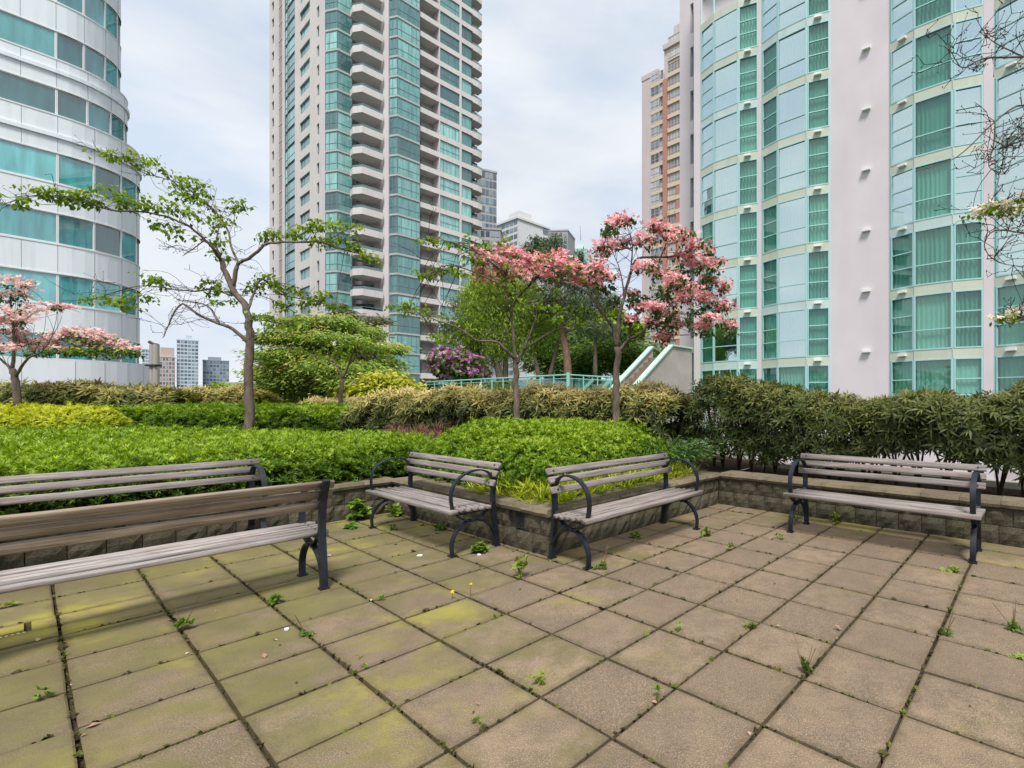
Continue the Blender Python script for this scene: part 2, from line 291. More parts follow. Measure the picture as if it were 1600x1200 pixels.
# ------------------------------------------------------------------ mesh helpers
class MB:
    def __init__(s): s.v = []; s.f = []; s.m = []; s.smooth = False
    def poly(s, pts, mi=0):
        i = len(s.v); s.v += [tuple(map(float, p)) for p in pts]; s.f.append(tuple(range(i, i + len(pts)))); s.m.append(mi)
    def box(s, x0, x1, y0, y1, z0, z1, mi=0, X=None):
        c = [(x0,y0,z0),(x1,y0,z0),(x1,y1,z0),(x0,y1,z0),(x0,y0,z1),(x1,y0,z1),(x1,y1,z1),(x0,y1,z1)]
        if X is not None: c = [tuple(X @ Vector(p)) for p in c]
        i = len(s.v); s.v += c
        for f in ((0,3,2,1),(4,5,6,7),(0,1,5,4),(1,2,6,5),(2,3,7,6),(3,0,4,7)): s.f.append(tuple(i + k for k in f)); s.m.append(mi)
    def prism(s, pts, z0, z1, mi=0):
        n = len(pts); i = len(s.v); s.v += [(float(p[0]), float(p[1]), z0) for p in pts] + [(float(p[0]), float(p[1]), z1) for p in pts]
        ar = sum(pts[k][0] * pts[(k+1) % n][1] - pts[(k+1) % n][0] * pts[k][1] for k in range(n))
        up = list(range(n)) if ar > 0 else list(range(n))[::-1]
        s.f.append(tuple(i + n + k for k in up)); s.f.append(tuple(i + k for k in up[::-1])); s.m += [mi, mi]
        for k in range(n):
            a, b_ = up[k], up[(k+1) % n]; s.f.append((i + a, i + b_, i + n + b_, i + n + a)); s.m.append(mi)
    def tube(s, pts, rad, n=6, mi=0, cap=True):
        pts = [np.asarray(p, float) for p in pts]; k = len(pts)
        if not hasattr(rad, '__len__'): rad = [rad] * k
        i = len(s.v); ref = np.array([.31, .17, .93])
        for j in range(k):
            d = pts[min(j+1, k-1)] - pts[max(j-1, 0)]; d = d / (np.linalg.norm(d) + 1e-9)
            u = np.cross(ref, d)
            if np.linalg.norm(u) < .1: u = np.cross(np.array([1., 0, 0]), d)
            u /= np.linalg.norm(u); v = np.cross(d, u)
            for q in range(n):
                th = 2 * math.pi * q / n; s.v.append(tuple(pts[j] + rad[j] * (math.cos(th) * u + math.sin(th) * v)))
        for j in range(k - 1):
            for q in range(n):
                a = i + j*n + q; b_ = i + j*n + (q+1) % n; s.f.append((a, b_, b_ + n, a + n)); s.m.append(mi)
        if cap:
            s.f.append(tuple(i + q for q in range(n))[::-1]); s.f.append(tuple(i + (k-1)*n + q for q in range(n))); s.m += [mi, mi]
    def mesh(s, name, mats, smooth=False):
        me = bpy.data.meshes.new(name); me.from_pydata(s.v, [], s.f)
        for q in (mats if isinstance(mats, (list, tuple)) else [mats]): me.materials.append(q)
        if any(s.m): me.polygons.foreach_set('material_index', s.m)
        if smooth: me.polygons.foreach_set('use_smooth', [True] * len(s.f))
        me.update(); return me
    def build(s, name, mats, parent=None, smooth=False, loc=(0,0,0), rz=0.):
        return place(name, s.mesh(name, mats, smooth), parent, loc, rz)
def place(name, me, parent=None, loc=(0,0,0), rz=0.):
    o = bpy.data.objects.new(name, me); COL.objects.link(o)
    if parent is not None: o.parent = parent
    o.location = loc; o.rotation_euler = (0, 0, rz); return o
def tag(o, label=None, cat=None, group=None, kind=None):
    if label: o['label'] = label
    if cat: o['category'] = cat
    if group: o['group'] = group
    if kind: o['kind'] = kind
    return o
def thing(name, loc=(0,0,0), rz=0., label=None, cat=None, group=None):
    return tag(place(name, None, None, loc, rz), label, cat, group)
def copy_tree(o, parent=None):
    c = o.copy(); COL.objects.link(c)
    if parent is not None: c.parent = parent
    for ch in list(o.children): copy_tree(ch, c)
    return c

def npmesh(name, V, Fc, mats, tint=None, midx=None, smooth=False):
    me = bpy.data.meshes.new(name); k = Fc.shape[1]; nf = len(Fc)
    me.vertices.add(len(V)); me.vertices.foreach_set('co', np.ascontiguousarray(V, dtype=np.float32).ravel())
    me.loops.add(nf * k); me.loops.foreach_set('vertex_index', np.ascontiguousarray(Fc, dtype=np.int32).ravel())
    me.polygons.add(nf); me.polygons.foreach_set('loop_start', np.arange(0, nf * k, k, dtype=np.int32)); me.polygons.foreach_set('loop_total', np.full(nf, k, dtype=np.int32))
    for q in (mats if isinstance(mats, (list, tuple)) else [mats]): me.materials.append(q)
    if midx is not None: me.polygons.foreach_set('material_index', np.asarray(midx, dtype=np.int32))
    if tint is not None:
        a = me.attributes.new('tint', 'FLOAT', 'POINT'); a.data.foreach_set('value', np.clip(tint, 0, 1).astype(np.float32))
    me.update(calc_edges=True)
    if smooth: me.polygons.foreach_set('use_smooth', [True] * nf)
    return me
def frames(nrm, spin=None):
    n = np.asarray(nrm, float); n = n / (np.linalg.norm(n, axis=1, keepdims=True) + 1e-9)
    ref = rng.normal(size=n.shape); x = np.cross(ref, n); x /= np.linalg.norm(x, axis=1, keepdims=True) + 1e-9
    return np.stack([x, np.cross(n, x), n], axis=2)
def frames_dir(d, up):
    """y axis along d, z near up"""
    d = d / (np.linalg.norm(d, axis=1, keepdims=True) + 1e-9)
    x = np.cross(d, up); x /= np.linalg.norm(x, axis=1, keepdims=True) + 1e-9
    return np.stack([x, d, np.cross(x, d)], axis=2)
def scatter(tpl, pos, fr, sc, tint):
    V, Fc, tt = tpl; n, k = len(pos), len(V)
    W = np.einsum('nij,kj->nki', fr, V) * np.asarray(sc).reshape(-1, 1, 1) + np.asarray(pos)[:, None, :]
    FF = Fc[None] + (np.arange(n) * k)[:, None, None]
    return W.reshape(-1, 3), FF.reshape(-1, 3), (np.asarray(tint)[:, None] + tt[None]).ravel()
def leaf_tpl(wd=.3, fold=.10, droop=.12):
    V = np.array([[0,0,0], [-wd,.45,fold], [0,.5,0], [wd,.45,fold], [0,1,-droop]], float)
    return V, np.array([[0,2,1], [0,3,2], [1,2,4], [2,3,4]]), np.zeros(5)
def whorl_tpl(n, wd, el, spread=.15, seed=0, tj=.12):
    g = np.random.default_rng(seed); V, Fc, tt = [], [], []
    lv, lf, _ = leaf_tpl(wd, wd * .35, .18)
    for i in range(n):
        az = 2 * math.pi * (i + g.uniform(-.3, .3)) / n; e = el + g.uniform(-spread, spread) * 2
        d = np.array([[math.cos(az) * math.cos(e), math.sin(az) * math.cos(e), math.sin(e)]])
        f = frames_dir(d, np.array([[0, 0, 1.]]))[0]; s_ = g.uniform(.75, 1.1)
        Fc.append(lf + len(V) * len(lv)); V.append((f @ lv.T).T * s_); tt.append(np.full(len(lv), g.uniform(-tj, tj)))
    return np.concatenate(V), np.concatenate(Fc), np.concatenate(tt)
LEAF = leaf_tpl(.30, .08, .16); NARROW = leaf_tpl(.12, .03, .10); NEEDLE = leaf_tpl(.06, .0, .03)
def flower_tpl():
    V, Fc = [], []
    for i in range(4):
        a = math.pi / 2 * i; c, s_ = math.cos(a), math.sin(a); k = len(V)
        for x, y, z in ((0,0,0), (-.34,.5,.05), (.34,.5,.05), (0,1,.10)): V.append((c*x - s_*y, s_*x + c*y, z))
        Fc += [(k, k+2, k+1), (k+1, k+2, k+3)]
    return np.array(V), np.array(Fc), np.zeros(len(V))
FLOWER = flower_tpl()
def join(parts):
    V, Fc, tt, o = [], [], [], 0
    for v, f, t_ in parts: V.append(v); Fc.append(f + o); tt.append(t_); o += len(v)
    return np.concatenate(V), np.concatenate(Fc), np.concatenate(tt)
def leafobj(name, parts, m, parent=None, stuff=True):
    V, Fc, tt = join(parts); o = place(name, npmesh(name, V, Fc, m, tt), parent)
    if stuff: o['kind'] = 'stuff'
    return o
def smooth_path(pts, step=4):
    P = [np.asarray(p, float) for p in pts]; P = [2*P[0] - P[1]] + P + [2*P[-1] - P[-2]]; out = []
    for i in range(1, len(P) - 2):
        for j in range(step):
            t = j / step; a, b_, c, d = P[i-1], P[i], P[i+1], P[i+2]
            out.append(.5 * (2*b_ + (c - a)*t + (2*a - 5*b_ + 4*c - d)*t*t + (3*b_ - a - 3*c + d)*t**3))
    out.append(P[-2]); return out

# ================================================================== GROUND AND TERRACE
def quad_sheet(name, pts, m, kind='structure'):
    mb = MB(); mb.poly(pts); return tag(mb.build(name, m), kind=kind)
tag(quad_sheet('ground', [(-3000,-1500,-12), (3000,-1500,-12), (3000,4000,-12), (-3000,4000,-12)], M['ground']), 'city ground far below the terrace')
AE, RE, RP, AW = .5, -5.15, -2.12, 3.53                      # wall face lines
terr = tag(thing('terrace'), 'terrace floor of tan concrete pavers with mossy stains and dark joints', None, None, 'structure')
mb = MB()
for a0_, a1_, r0_, r1_ in ((-8, AE + .1, RE - .1, RP), (-8, AW + .1, RP, 9)):
    mb.poly([ter(a0_, r0_, -.028), ter(a0_, r1_, -.028), ter(a1_, r1_, -.028), ter(a1_, r0_, -.028)])
for f in range(len(mb.f)): mb.f[f] = mb.f[f][::-1]
mb.build('joint_bed', M['soil_joint'], terr)
def paver_mesh(k):
    g = random.Random(k); h = TILE / 2 - .0085; c = .008; mb = MB()
    ov = [(-h + g.uniform(-.003,.003), -h + g.uniform(-.003,.003)), (h + g.uniform(-.003,.003), -h + g.uniform(-.003,.003)), (h + g.uniform(-.003,.003), h + g.uniform(-.003,.003)), (-h + g.uniform(-.003,.003), h + g.uniform(-.003,.003))]
    iv = [(x - math.copysign(c, x), y - math.copysign(c, y)) for x, y in ov]
    for x, y in ov: mb.v.append((x, y, -.04))
    for x, y in ov: mb.v.append((x, y, -.005))
    for x, y in iv: mb.v.append((x, y, 0))
    for a in range(4):
        b_ = (a+1) % 4; mb.f += [(a, b_, b_+4, a+4), (a+4, b_+4, b_+8, a+8)]
    mb.f.append((8, 9, 10, 11)); mb.m = [0] * len(mb.f); return mb.mesh('paver', M['paver'])
PM = [paver_mesh(k) for k in range(5)]
cand = []; DRAIN = (-6, -8)
for i in range(-18, 9):
    for j in range(-13, 19):
        a, r = (i + .5) * TILE, (j + .5) * TILE
        if not ((a < AE + .235 and r > RE - .235) or (a < AW + .235 and r > RP - .235)): continue
        P = ter(a, r); px, py = pix(P) if P[1] > .9 else (-9999, 9999)
        vis = P[1] > .9 and -420 < px < 2000 and py < 1480
        cand.append((P[1] if vis else 99 + abs(i) + abs(j), i, j, P))
cand.sort(key=lambda q: q[0])
rest = MB()
for n, (d, i, j, P) in enumerate(cand):
    tx, ty, dz = random.uniform(-.004,.004), random.uniform(-.004,.004), random.uniform(-.003,.002)
    if n < 298 and d < 90:
        if (i, j) == DRAIN: continue
        o = place('paver', random.choice(PM), terr, (P[0], P[1], dz), ROT_A + random.choice((0, math.pi/2, math.pi)) + random.uniform(-.004,.004))
        o.rotation_euler[0] = tx; o.rotation_euler[1] = ty
    else:
        X = Matrix.Translation((P[0], P[1], dz)) @ Matrix.Rotation(ROT_A, 4, 'Z'); h = TILE/2 - .007
        rest.box(-h, h, -h, h, -.04, 0, 0, X)
tag(rest.build('outer_pavers', M['paver'], terr), kind='stuff')
g_ = np.random.default_rng(17); jp = []
for n, (d, i, j, P) in enumerate(cand[:290]):
    for ax in (0, 1):
        k = int(g_.integers(3, 14) * (1 if g_.uniform() < .75 else 3))
        u = g_.uniform(0, TILE, k); off = g_.normal(0, .004, k)
        a_ = i*TILE + (u if ax == 0 else off); r_ = j*TILE + (off if ax == 0 else u)
        jp.append(np.c_[O2[0] + a_*A2[0] + r_*R2[0], O2[1] + a_*A2[1] + r_*R2[1], g_.uniform(-.012, .0, k)])
jp = np.concatenate(jp); sel_ = np.array([dist for dist in np.maximum(0, 0*jp[:, 0])]) ; nj = len(jp)
tpl_ = whorl_tpl(5, .45, .5, .3, 77)
jm_ = scatter(tpl_, jp, frames(g_.normal(0, .5, (nj, 3)) + np.array([0, 0, 1.])), g_.gamma(2.0, .0036, nj) + .003, g_.beta(1.4, 1.6, nj))
M['joint_moss'] = leafmat('joint_moss', [(0, (.05,.04,.022)), (.4, (.085,.07,.028)), (.7, (.09,.11,.025)), (1, (.15,.19,.035))], .1, .9, .1)
JM_ = join([jm_]); o_ = place('joint_moss', npmesh('joint_moss', JM_[0], JM_[1], M['joint_moss'], JM_[2]), terr); o_['kind'] = 'stuff'
# chipped paver with a drain channel showing
def notch_paver():
    h = TILE/2 - .007; mb = MB()
    # local x along A, y along -R (left, away)
    mb.prism([(-h,-h), (h,-h), (h,h), (.125,h), (.125,.0), (-h,.0)], -.04, 0); mb.prism([(-h,.062), (.095,.062), (.095,h), (-h,h)], -.04, -.003); return mb
P = ter((DRAIN[0]+.5)*TILE, (DRAIN[1]+.5)*TILE)
tag(notch_paver().build('paver', M['paver'], terr, False, tuple(P), ROT_A), 'broken paver with a piece missing over the drain')
# ================================================================== RETAINING WALL
wall = thing('retaining_wall', label='low zigzag planter wall of dark split-face concrete blocks with flat cap stones', cat='retaining wall')
def block_mesh(k, L_, Hh, D=.26):
    g = random.Random(k + 50); mb = MB(); nx, nz = 5, 4
    for iz in range(nz):
        for ix in range(nx):
            ed = ix in (0, nx-1) or iz in (0, nz-1)
            mb.v.append((-L_/2 + .003 + (L_ - .006) * ix/(nx-1), (.004 if ed else -g.uniform(.002,.024)), .003 + (Hh - .006) * iz/(nz-1)))
    for iz in range(nz-1):
        for ix in range(nx-1):
            q = iz*nx + ix; mb.f.append((q, q+1, q+nx+1, q+nx)); mb.m.append(0)
    x0, x1, z0, z1 = -L_/2 + .003, L_/2 - .003, .003, Hh - .003
    mb.poly([(x0,.004,z1),(x1,.004,z1),(x1,D,z1),(x0,D,z1)]); mb.poly([(x0,.004,z0),(x0,.004,z1),(x0,D,z1),(x0,D,z0)]); mb.poly([(x1,.004,z0),(x1,D,z0),(x1,D,z1),(x1,.004,z1)])
    mb.poly([(x0,D,z0),(x0,D,z1),(x1,D,z1),(x1,D,z0)]); return mb.mesh('block', M['block'])
def cap_mesh(k, L_):
    g = random.Random(k + 90); mb = MB(); n = 6; x0, x1 = -L_/2 + .002, L_/2 - .002
    fr = [(x0 + (x1-x0)*i/(n-1), -.035 - (g.uniform(0,.018) if 0 < i < n-1 else 0)) for i in range(n)]
    fm = [(x, y - g.uniform(.0,.012)) for x, y in fr]
    for x, y in fr: mb.v.append((x, y + .008, .368))
    for x, y in fm: mb.v.append((x, y, .400))
    for x, y in fr: mb.v.append((x, y + .012, .437))
    for i in range(n-1): mb.f += [(i, i+1, n+i+1, n+i), (n+i, n+i+1, 2*n+i+1, 2*n+i)]
    b0 = len(mb.v); mb.v += [(x1,.29,.437), (x0,.29,.437), (x1,.29,.368), (x0,.29,.368)]
    mb.f += [tuple(range(2*n, 3*n)) + (b0, b0+1), (0, n, 2*n, b0+1, b0+3), (n-1, b0+2, b0, 3*n-1, 2*n-1), (b0, b0+2, b0+3, b0+1)]
    mb.m = [0] * len(mb.f); return mb.mesh('cap_stone', M['cap'])
BL = .228; BMS = [block_mesh(k, BL, .187) for k in range(6)]; BMU = [block_mesh(k + 10, BL, .178) for k in range(6)]; CMS = [cap_mesh(k, .36) for k in range(4)]
HALF = [block_mesh(30, BL/2, .187), block_mesh(31, BL/2, .178)]
VENTS = []
def wall_run(P0, d, length, vents=(), ext=(0, 0), ext_z=0., core=(.02, 0)):
    """P0 plan start, d plan direction left to right as seen from the terrace"""
    rz = math.atan2(d[1], d[0])
    for course, (z, ms) in enumerate(((0, BMS), (.187, BMU))):
        nb = round(length / BL); bl = length / nb
        cs_ = [(k + .5) * bl for k in range(nb)] if not course else [bl/4] + [k * bl for k in range(1, nb)] + [length - bl/4]
        for k, s in enumerate(cs_):
            half = course and k in (0, nb)
            if course and any(abs(s - v) < BL*.55 for v in vents): continue
            q = P0 + d * s; o = place('block', HALF[1] if half else random.choice(ms), wall, (q[0], q[1], z), rz); o.scale[0] = bl / BL
    l0, l1 = ext; nc = round((length + l0 + l1) / .36); cl = (length + l0 + l1) / nc
    for k in range(nc):
        q = P0 + d * (-l0 + (k + .5) * cl); o = place('cap_stone', random.choice(CMS), wall, (q[0], q[1], random.uniform(-.002,.003) + ext_z), rz + random.uniform(-.006,.006)); o.scale[0] = cl / .36
    mb = MB(); mb.box(core[0], length + core[1], .04, .30, -.04, .362); mb.build('wall_core', M['block'], wall, False, (*P0, 0), rz)
    for v in vents:
        q = P0 + d * v; mb = MB(); x = .1
        mb.box(-.115, .115, .05, .26, .19, .365, 0)
        mb.box(-x, x, -.004, .05, .20, .215, 1); mb.box(-x, x, -.004, .05, .345, .36, 1); mb.box(-x, -x+.012, -.004, .05, .215, .345, 1); mb.box(x-.012, x, -.004, .05, .215, .345, 1)
        g = mb.build('vent_grille', [M['block'], M['dark_metal']], wall, False, (*q, 0), rz)
        sl = MB()
        for k in range(7): sl.box(-x+.012, x-.012, .0, .03, .222 + k*.0175, .229 + k*.0175)
        sl.build('louvre', M['bolt'], g)
p2 = lambda a, r: ter(a, r)[:2]
wall_run(p2(-7.2, RE), A2, 7.2 + AE, ext=(0, 0), core=(.02, .1))                       # left run, faces the terrace
wall_run(p2(AE, RE), R2, RP - RE, vents=(2.66,), ext=(-.035, .035), ext_z=.002, core=(-.1, -.01))                # to the projecting corner
wall_run(p2(AE, RP), A2, AW - AE, ext=(-.26, 0), core=(.02, .1))
wall_run(p2(AW, RP), R2, 6.4, vents=(1.92,), ext=(-.035, 0), ext_z=.003, core=(-.1, 0))
# ================================================================== PLANTING BED
def dist_ter(a, r):
    return np.minimum(np.maximum(a - AE, RE - r), np.maximum(a - AW, RP - r))
def bed_z(a, r):
    y = O2[1] + a * A2[1] + r * R2[1]; s = np.clip((y - 8.3) / 2.6, 0, 1); s = s*s*(3 - 2*s)
    return .36 + .42 * s * np.clip((-r - 2.0) / 2.0, 0, 1)
def bed_xy(x, y):
    a, r = (x - O2[0]) * A2[0] + (y - O2[1]) * A2[1], (x - O2[0]) * R2[0] + (y - O2[1]) * R2[1]
    return bed_z(a, r)
Vb, Fb = [], []
def patch(a0_, a1_, r0_, r1_, st=.4):
    na, nr = max(2, int((a1_-a0_)/st)+1), max(2, int((r1_-r0_)/st)+1); off = len(Vb)
    for a in np.linspace(a0_, a1_, na):
        for r in np.linspace(r0_, r1_, nr): Vb.append(ter(a, r, float(bed_z(a, r)) + random.uniform(-.012,.012)))
    for i in range(na-1):
        for j in range(nr-1): k = off + i*nr + j; Fb.append((k, k+nr, k+nr+1, k+1))
patch(-9, 5.6, -21, RE - .16); patch(AE + .16, 5.6, RE - .16, RP - .16); patch(AW + .16, 5.0, RP - .16, 7)
tag(place('planting_bed', npmesh('planting_bed', np.array(Vb), np.array(Fb)[:, ::-1], M['mulch'])), 'brown mulch soil of the raised planting bed behind the wall', kind='structure')
# parapet round the far side of the bed
par = thing('parapet_kerb', label='pale grey kerb bar along the far edge of the planting bed', cat='kerb')
mb = MB(); q0 = np.array([-14., 13.2]); 
mb.box(-16, -2.6, 13.25, 13.5, -12, 1.22); mb.build('kerb_wall', M['white_panel'], par)
mb = MB(); mb.box(-16, -2.6, 13.18, 13.24, 1.1, 1.2); mb.build('coping', M['white_frame'], par)
mb = MB(); X = Matrix.Translation((*p2(5.1, -2.3), 0)) @ Matrix.Rotation(ROT_R, 4, 'Z'); mb.box(0, 10, 0, .25, -12, .42, 0, X); mb.build('kerb_wall', M['conc'], par)
# ================================================================== BENCHES
def strap(mb, path, wx, th, x0):
    P = [np.array([0, p[0], p[1]]) for p in smooth_path([np.array([p[0], p[1]]) for p in path], 4) for p in [p]]
    n = len(P); i0 = len(mb.v)
    for j in range(n):
        d = P[min(j+1, n-1)] - P[max(j-1, 0)]; d /= np.linalg.norm(d); nn = np.array([0, -d[2], d[1]])
        for sx_, sn in ((-1,-1), (1,-1), (1,1), (-1,1)):
            q = P[j] + nn * sn * th/2; mb.v.append((x0 + sx_ * wx/2, q[1], q[2]))
    for j in range(n-1):
        for k in range(4):
            a = i0 + j*4 + k; b_ = i0 + j*4 + (k+1) % 4; mb.f.append((a, b_, b_+4, a+4)); mb.m.append(0)
    mb.f += [(i0+3, i0+2, i0+1, i0), tuple(i0 + (n-1)*4 + k for k in range(4))]; mb.m += [0, 0]
ARCH = [(.0,.012), (-.006,.10), (.012,.17), (.055,.235), (.115,.278), (.19,.295), (.27,.286), (.345,.255), (.405,.20), (.44,.13)]
LOOP = [(.415,.665), (.375,.725), (.31,.757), (.23,.763), (.14,.745), (.06,.70), (.008,.635), (-.012,.56), (-.008,.48), (.012,.41), (.06,.352), (.12,.313), (.19,.297), (.26,.308), (.33,.345), (.39,.40), (.42,.44)]
UPR = [(.462,.012), (.455,.15), (.437,.30), (.425,.42), (.428,.54), (.447,.66), (.482,.75), (.515,.825)]
def end_frame(x0, mirror):
    mb = MB(); strap(mb, ARCH, .046, .017, x0); strap(mb, LOOP, .046, .014, x0)
    # rear upright: tapering casting
    P = smooth_path([np.array(p) for p in UPR], 3); n = len(P); i0 = len(mb.v)
    for j in range(n):
        d = P[min(j+1, n-1)] - P[max(j-1, 0)]; d = d / np.linalg.norm(d); nn = np.array([-d[1], d[0]])
        th = .040 - .012 * j / n; wx = .046
        for sx_, sn in ((-1,-1), (1,-1), (1,1), (-1,1)): q = P[j] + nn * sn * th/2; mb.v.append((x0 + sx_*wx/2, q[0], q[1]))
    for j in range(n-1):
        for k in range(4): a = i0 + j*4 + k; b_ = i0 + j*4 + (k+1) % 4; mb.f.append((a, b_, b_+4, a+4)); mb.m.append(0)
    mb.f += [(i0+3, i0+2, i0+1, i0), tuple(i0 + (n-1)*4 + k for k in range(4))]; mb.m += [0, 0]
    mb.box(x0-.023, x0+.023, .02, .42, .368, .386)               # seat bearer
    return mb
def slat_mb(L_, cx, cz, wd, th, ang, nose=0.):
    """rounded board, long axis x; wd across, th thick, ang tilt of the wide side (0 = flat)"""
    r = min(.010, th * .35); prof = []
    for sx_, sz, a0_ in ((1,-1,-90), (1,1,0), (-1,1,90), (-1,-1,180)):
        for k in (0, 45, 90):
            a = math.radians(a0_ + k); prof.append((sx_*(wd/2 - r) + r*math.cos(a), sz*(th/2 - r) + r*math.sin(a)))
    ca, sa = math.cos(ang), math.sin(ang); n = len(prof); mb = MB(); ns = 5
    for j in range(ns):
        x = -L_/2 + L_*j/(ns-1); bow = .002*math.sin(j*1.7 + cx*40)
        for u, v in prof: mb.v.append((x, cx + u*ca - v*sa, cz + u*sa + v*ca + bow))
    for j in range(ns-1):
        for k in range(n): a = j*n + k; b_ = j*n + (k+1) % n; mb.f.append((a, a+n, b_+n, b_)); mb.m.append(0)
    mb.f += [tuple(range(n)), tuple((ns-1)*n + k for k in range(n))[::-1]]; mb.m += [0, 0]; return mb
def make_bench(wood_, back_=None):
    root = thing('park_bench')
    for x0 in (-.835, .835):
        e = end_frame(x0, x0 > 0).build('end_frame', M['iron'], root)
        for yy in (0., .462):
            f = MB(); f.box(x0-.032, x0+.032, yy-.03, yy+.032, 0, .013); f.build('foot_plate', M['iron'], e)
        h = MB(); h.tube([(x0-.03,.19,.297), (x0+.03,.19,.297)], .017, 10); h.build('hub', M['iron'], e)
    Ls = 1.80
    slats = [(-.012+.0, .408, .072, .040, .06, 'seat_slat')] + [((.068 + .070*k), .413 - .003*k + (.004 if k == 0 else 0), .042, .036, -.05, 'seat_slat') for k in range(5)]
    for cx, cz, wd, th, ang, nm in slats:
        o = slat_mb(Ls, cx, cz, wd, th, ang).build(nm, wood_, root, True)
        for xb in (-.835, .835):
            b_ = MB(); b_.tube([(xb, cx, cz + th/2 - .002), (xb, cx, cz + th/2 + .003)], .008, 8); b_.build('bolt', M['bolt'], o)
    for cy, cz, ang in ((.462,.785,1.20), (.428,.712,1.28), (.400,.626,1.40)):
        o = slat_mb(Ls, cy, cz, .062, .034, ang).build('back_slat', back_ or wood_, root, True)
        for xb in (-.835, .835):
            n_ = np.array([-math.sin(ang), math.cos(ang)]); c_ = np.array([cy, cz]) + n_ * .017
            b_ = MB(); b_.tube([(xb, c_[0], c_[1]), (xb, c_[0] + n_[0]*.004, c_[1] + n_[1]*.004)], .011, 8); b_.build('bolt', M['bolt'], o)
    return root
def set_bench(o, a, r, rz, label):
    P = ter(a, r); o.location = P; o.rotation_euler = (0, 0, rz); tag(o, label, 'bench', 'wood slat benches with black iron ends')
b0 = make_bench(M['wood']); bb = [b0] + [copy_tree(b0) for _ in range(3)]
bb.append(make_bench(M['wood_light'], M['wood_brown']))
set_bench(bb[0], -.03, -3.65, ROT_R, 'wooden bench with weed clumps under its seat, left of the projecting planter wall corner')
set_bench(bb[1], 1.34, -1.60, ROT_A, 'wooden bench standing right of the projecting planter wall corner, below the green mound')
set_bench(bb[2], 2.70, .105, ROT_R, 'wooden bench standing below the tall dark rhododendron hedge')
set_bench(bb[3], -1.813, -4.62, ROT_A, 'wooden bench partly hidden behind another bench, its back to the clipped green shrubs')
set_bench(bb[4], -1.885, -3.30, ROT_A + math.pi, 'wooden bench with brown back slats seen from behind, in front of another bench')
# ================================================================== BUILDINGS
class Facade:
    """plan line; s along it left to right as seen from outside, y outward is negative local y"""
    def __init__(s, P, d): s.P = np.array(P, float); s.d = np.array(d, float) / np.linalg.norm(d); s.rz = math.atan2(s.d[1], s.d[0]); s.n = np.array([s.d[1], -s.d[0]])
    def pt(s, t, o=0.): return s.P + s.d * t + s.n * o
    def X(s): return Matrix.Translation((s.P[0], s.P[1], 0)) @ Matrix.Rotation(s.rz, 4, 'Z')
    def px(s, px): return spx(s.P, s.d, px)
    def put(s, name, me, parent, t, z, o=0.):
        q = s.pt(t, o); return place(name, me, parent, (q[0], q[1], z), s.rz)
def through(P, Q): P, Q = np.array(P, float), np.array(Q, float); return Facade(P, Q - P), float(np.linalg.norm(Q - P))
_wm = {}
def win_meshes(w_, h_, cols, rows, fm, gm, fw=.05, dep=.08, mw=None):
    """frame mesh and pane mesh; cols, rows are fractions of inner bars"""
    k = (round(w_, 3), round(h_, 3), tuple(cols), tuple(rows), fm.name, gm.name, fw)
    if k in _wm: return _wm[k]
    mw = mw or fw * .8; mb = MB(); d0, d1 = -dep/2, dep/2
    mb.box(0, w_, d0, d1, 0, fw); mb.box(0, w_, d0, d1, h_-fw, h_); mb.box(0, fw, d0, d1, fw, h_-fw); mb.box(w_-fw, w_, d0, d1, fw, h_-fw)
    for c in cols: mb.box(c*w_-mw/2, c*w_+mw/2, d0*.8, d1*.8, fw, h_-fw)
    xs = [fw] + [c*w_ for c in cols] + [w_-fw]
    for q in rows: mb.box(fw, w_-fw, d0*.7, d1*.7, q*h_-mw/2, q*h_+mw/2)
    g = MB(); g.box(fw*.6, w_-fw*.6, d1*.2, d1*.5, fw*.6, h_-fw*.6)
    _wm[k] = (mb.mesh('window', fm), g.mesh('pane', gm)); return _wm[k]
def window(fac, parent, s0, s1, z0, z1, cols=(), rows=(), fm=None, gm=None, o=0., fw=.05, dep=.08, name='window'):
    f, g = win_meshes(s1 - s0, z1 - z0, cols, rows, fm, gm, fw, dep)
    wd = fac.put(name, f, parent, s0, z0, o); place('pane', g, wd); return wd
def fprism(fac, pts, z0, z1, name, m, parent):
    mb = MB(); mb.prism([fac.pt(a, b_) for a, b_ in pts], z0, z1); return mb.build(name, m, parent)

# ---------------- right hand apartment block with faceted bays
B3 = thing('bay_window_building', tuple([10.01, 23.09, 0]), 0, 'large pinkish apartment building with stacks of faceted teal bay windows and curtains', 'apartment building')
def local(root):                                             # parts are given in world coordinates; hang them on a root that sits at its own base
    root.location = (0, 0, 0); return root
local(B3)
FL, ZB = 2.80, 3.69; KLO, KHI = -3, 9
fB = Facade((10.01, 23.09), R2)
bays = [(-9.19, -5.55), (-5.365, -1.746), (.937, 4.50), (4.85, 8.45)]
ztop, zbot = ZB + FL * KHI + .6, -12
mb = MB(); X = fB.X()
mb.box(-9.19, 12.5, .32, 16, zbot, ztop, 0, X)                                   # core
for s0, s1 in ((-1.746, .937), (-5.55, -5.365), (4.50, 4.85), (8.45, 12.5)): mb.box(s0, s1, -.03 if s1 - s0 < 1 else 0, .318, zbot, ztop, 0, X)
mb.build('wall', M['pink_wall'], B3)
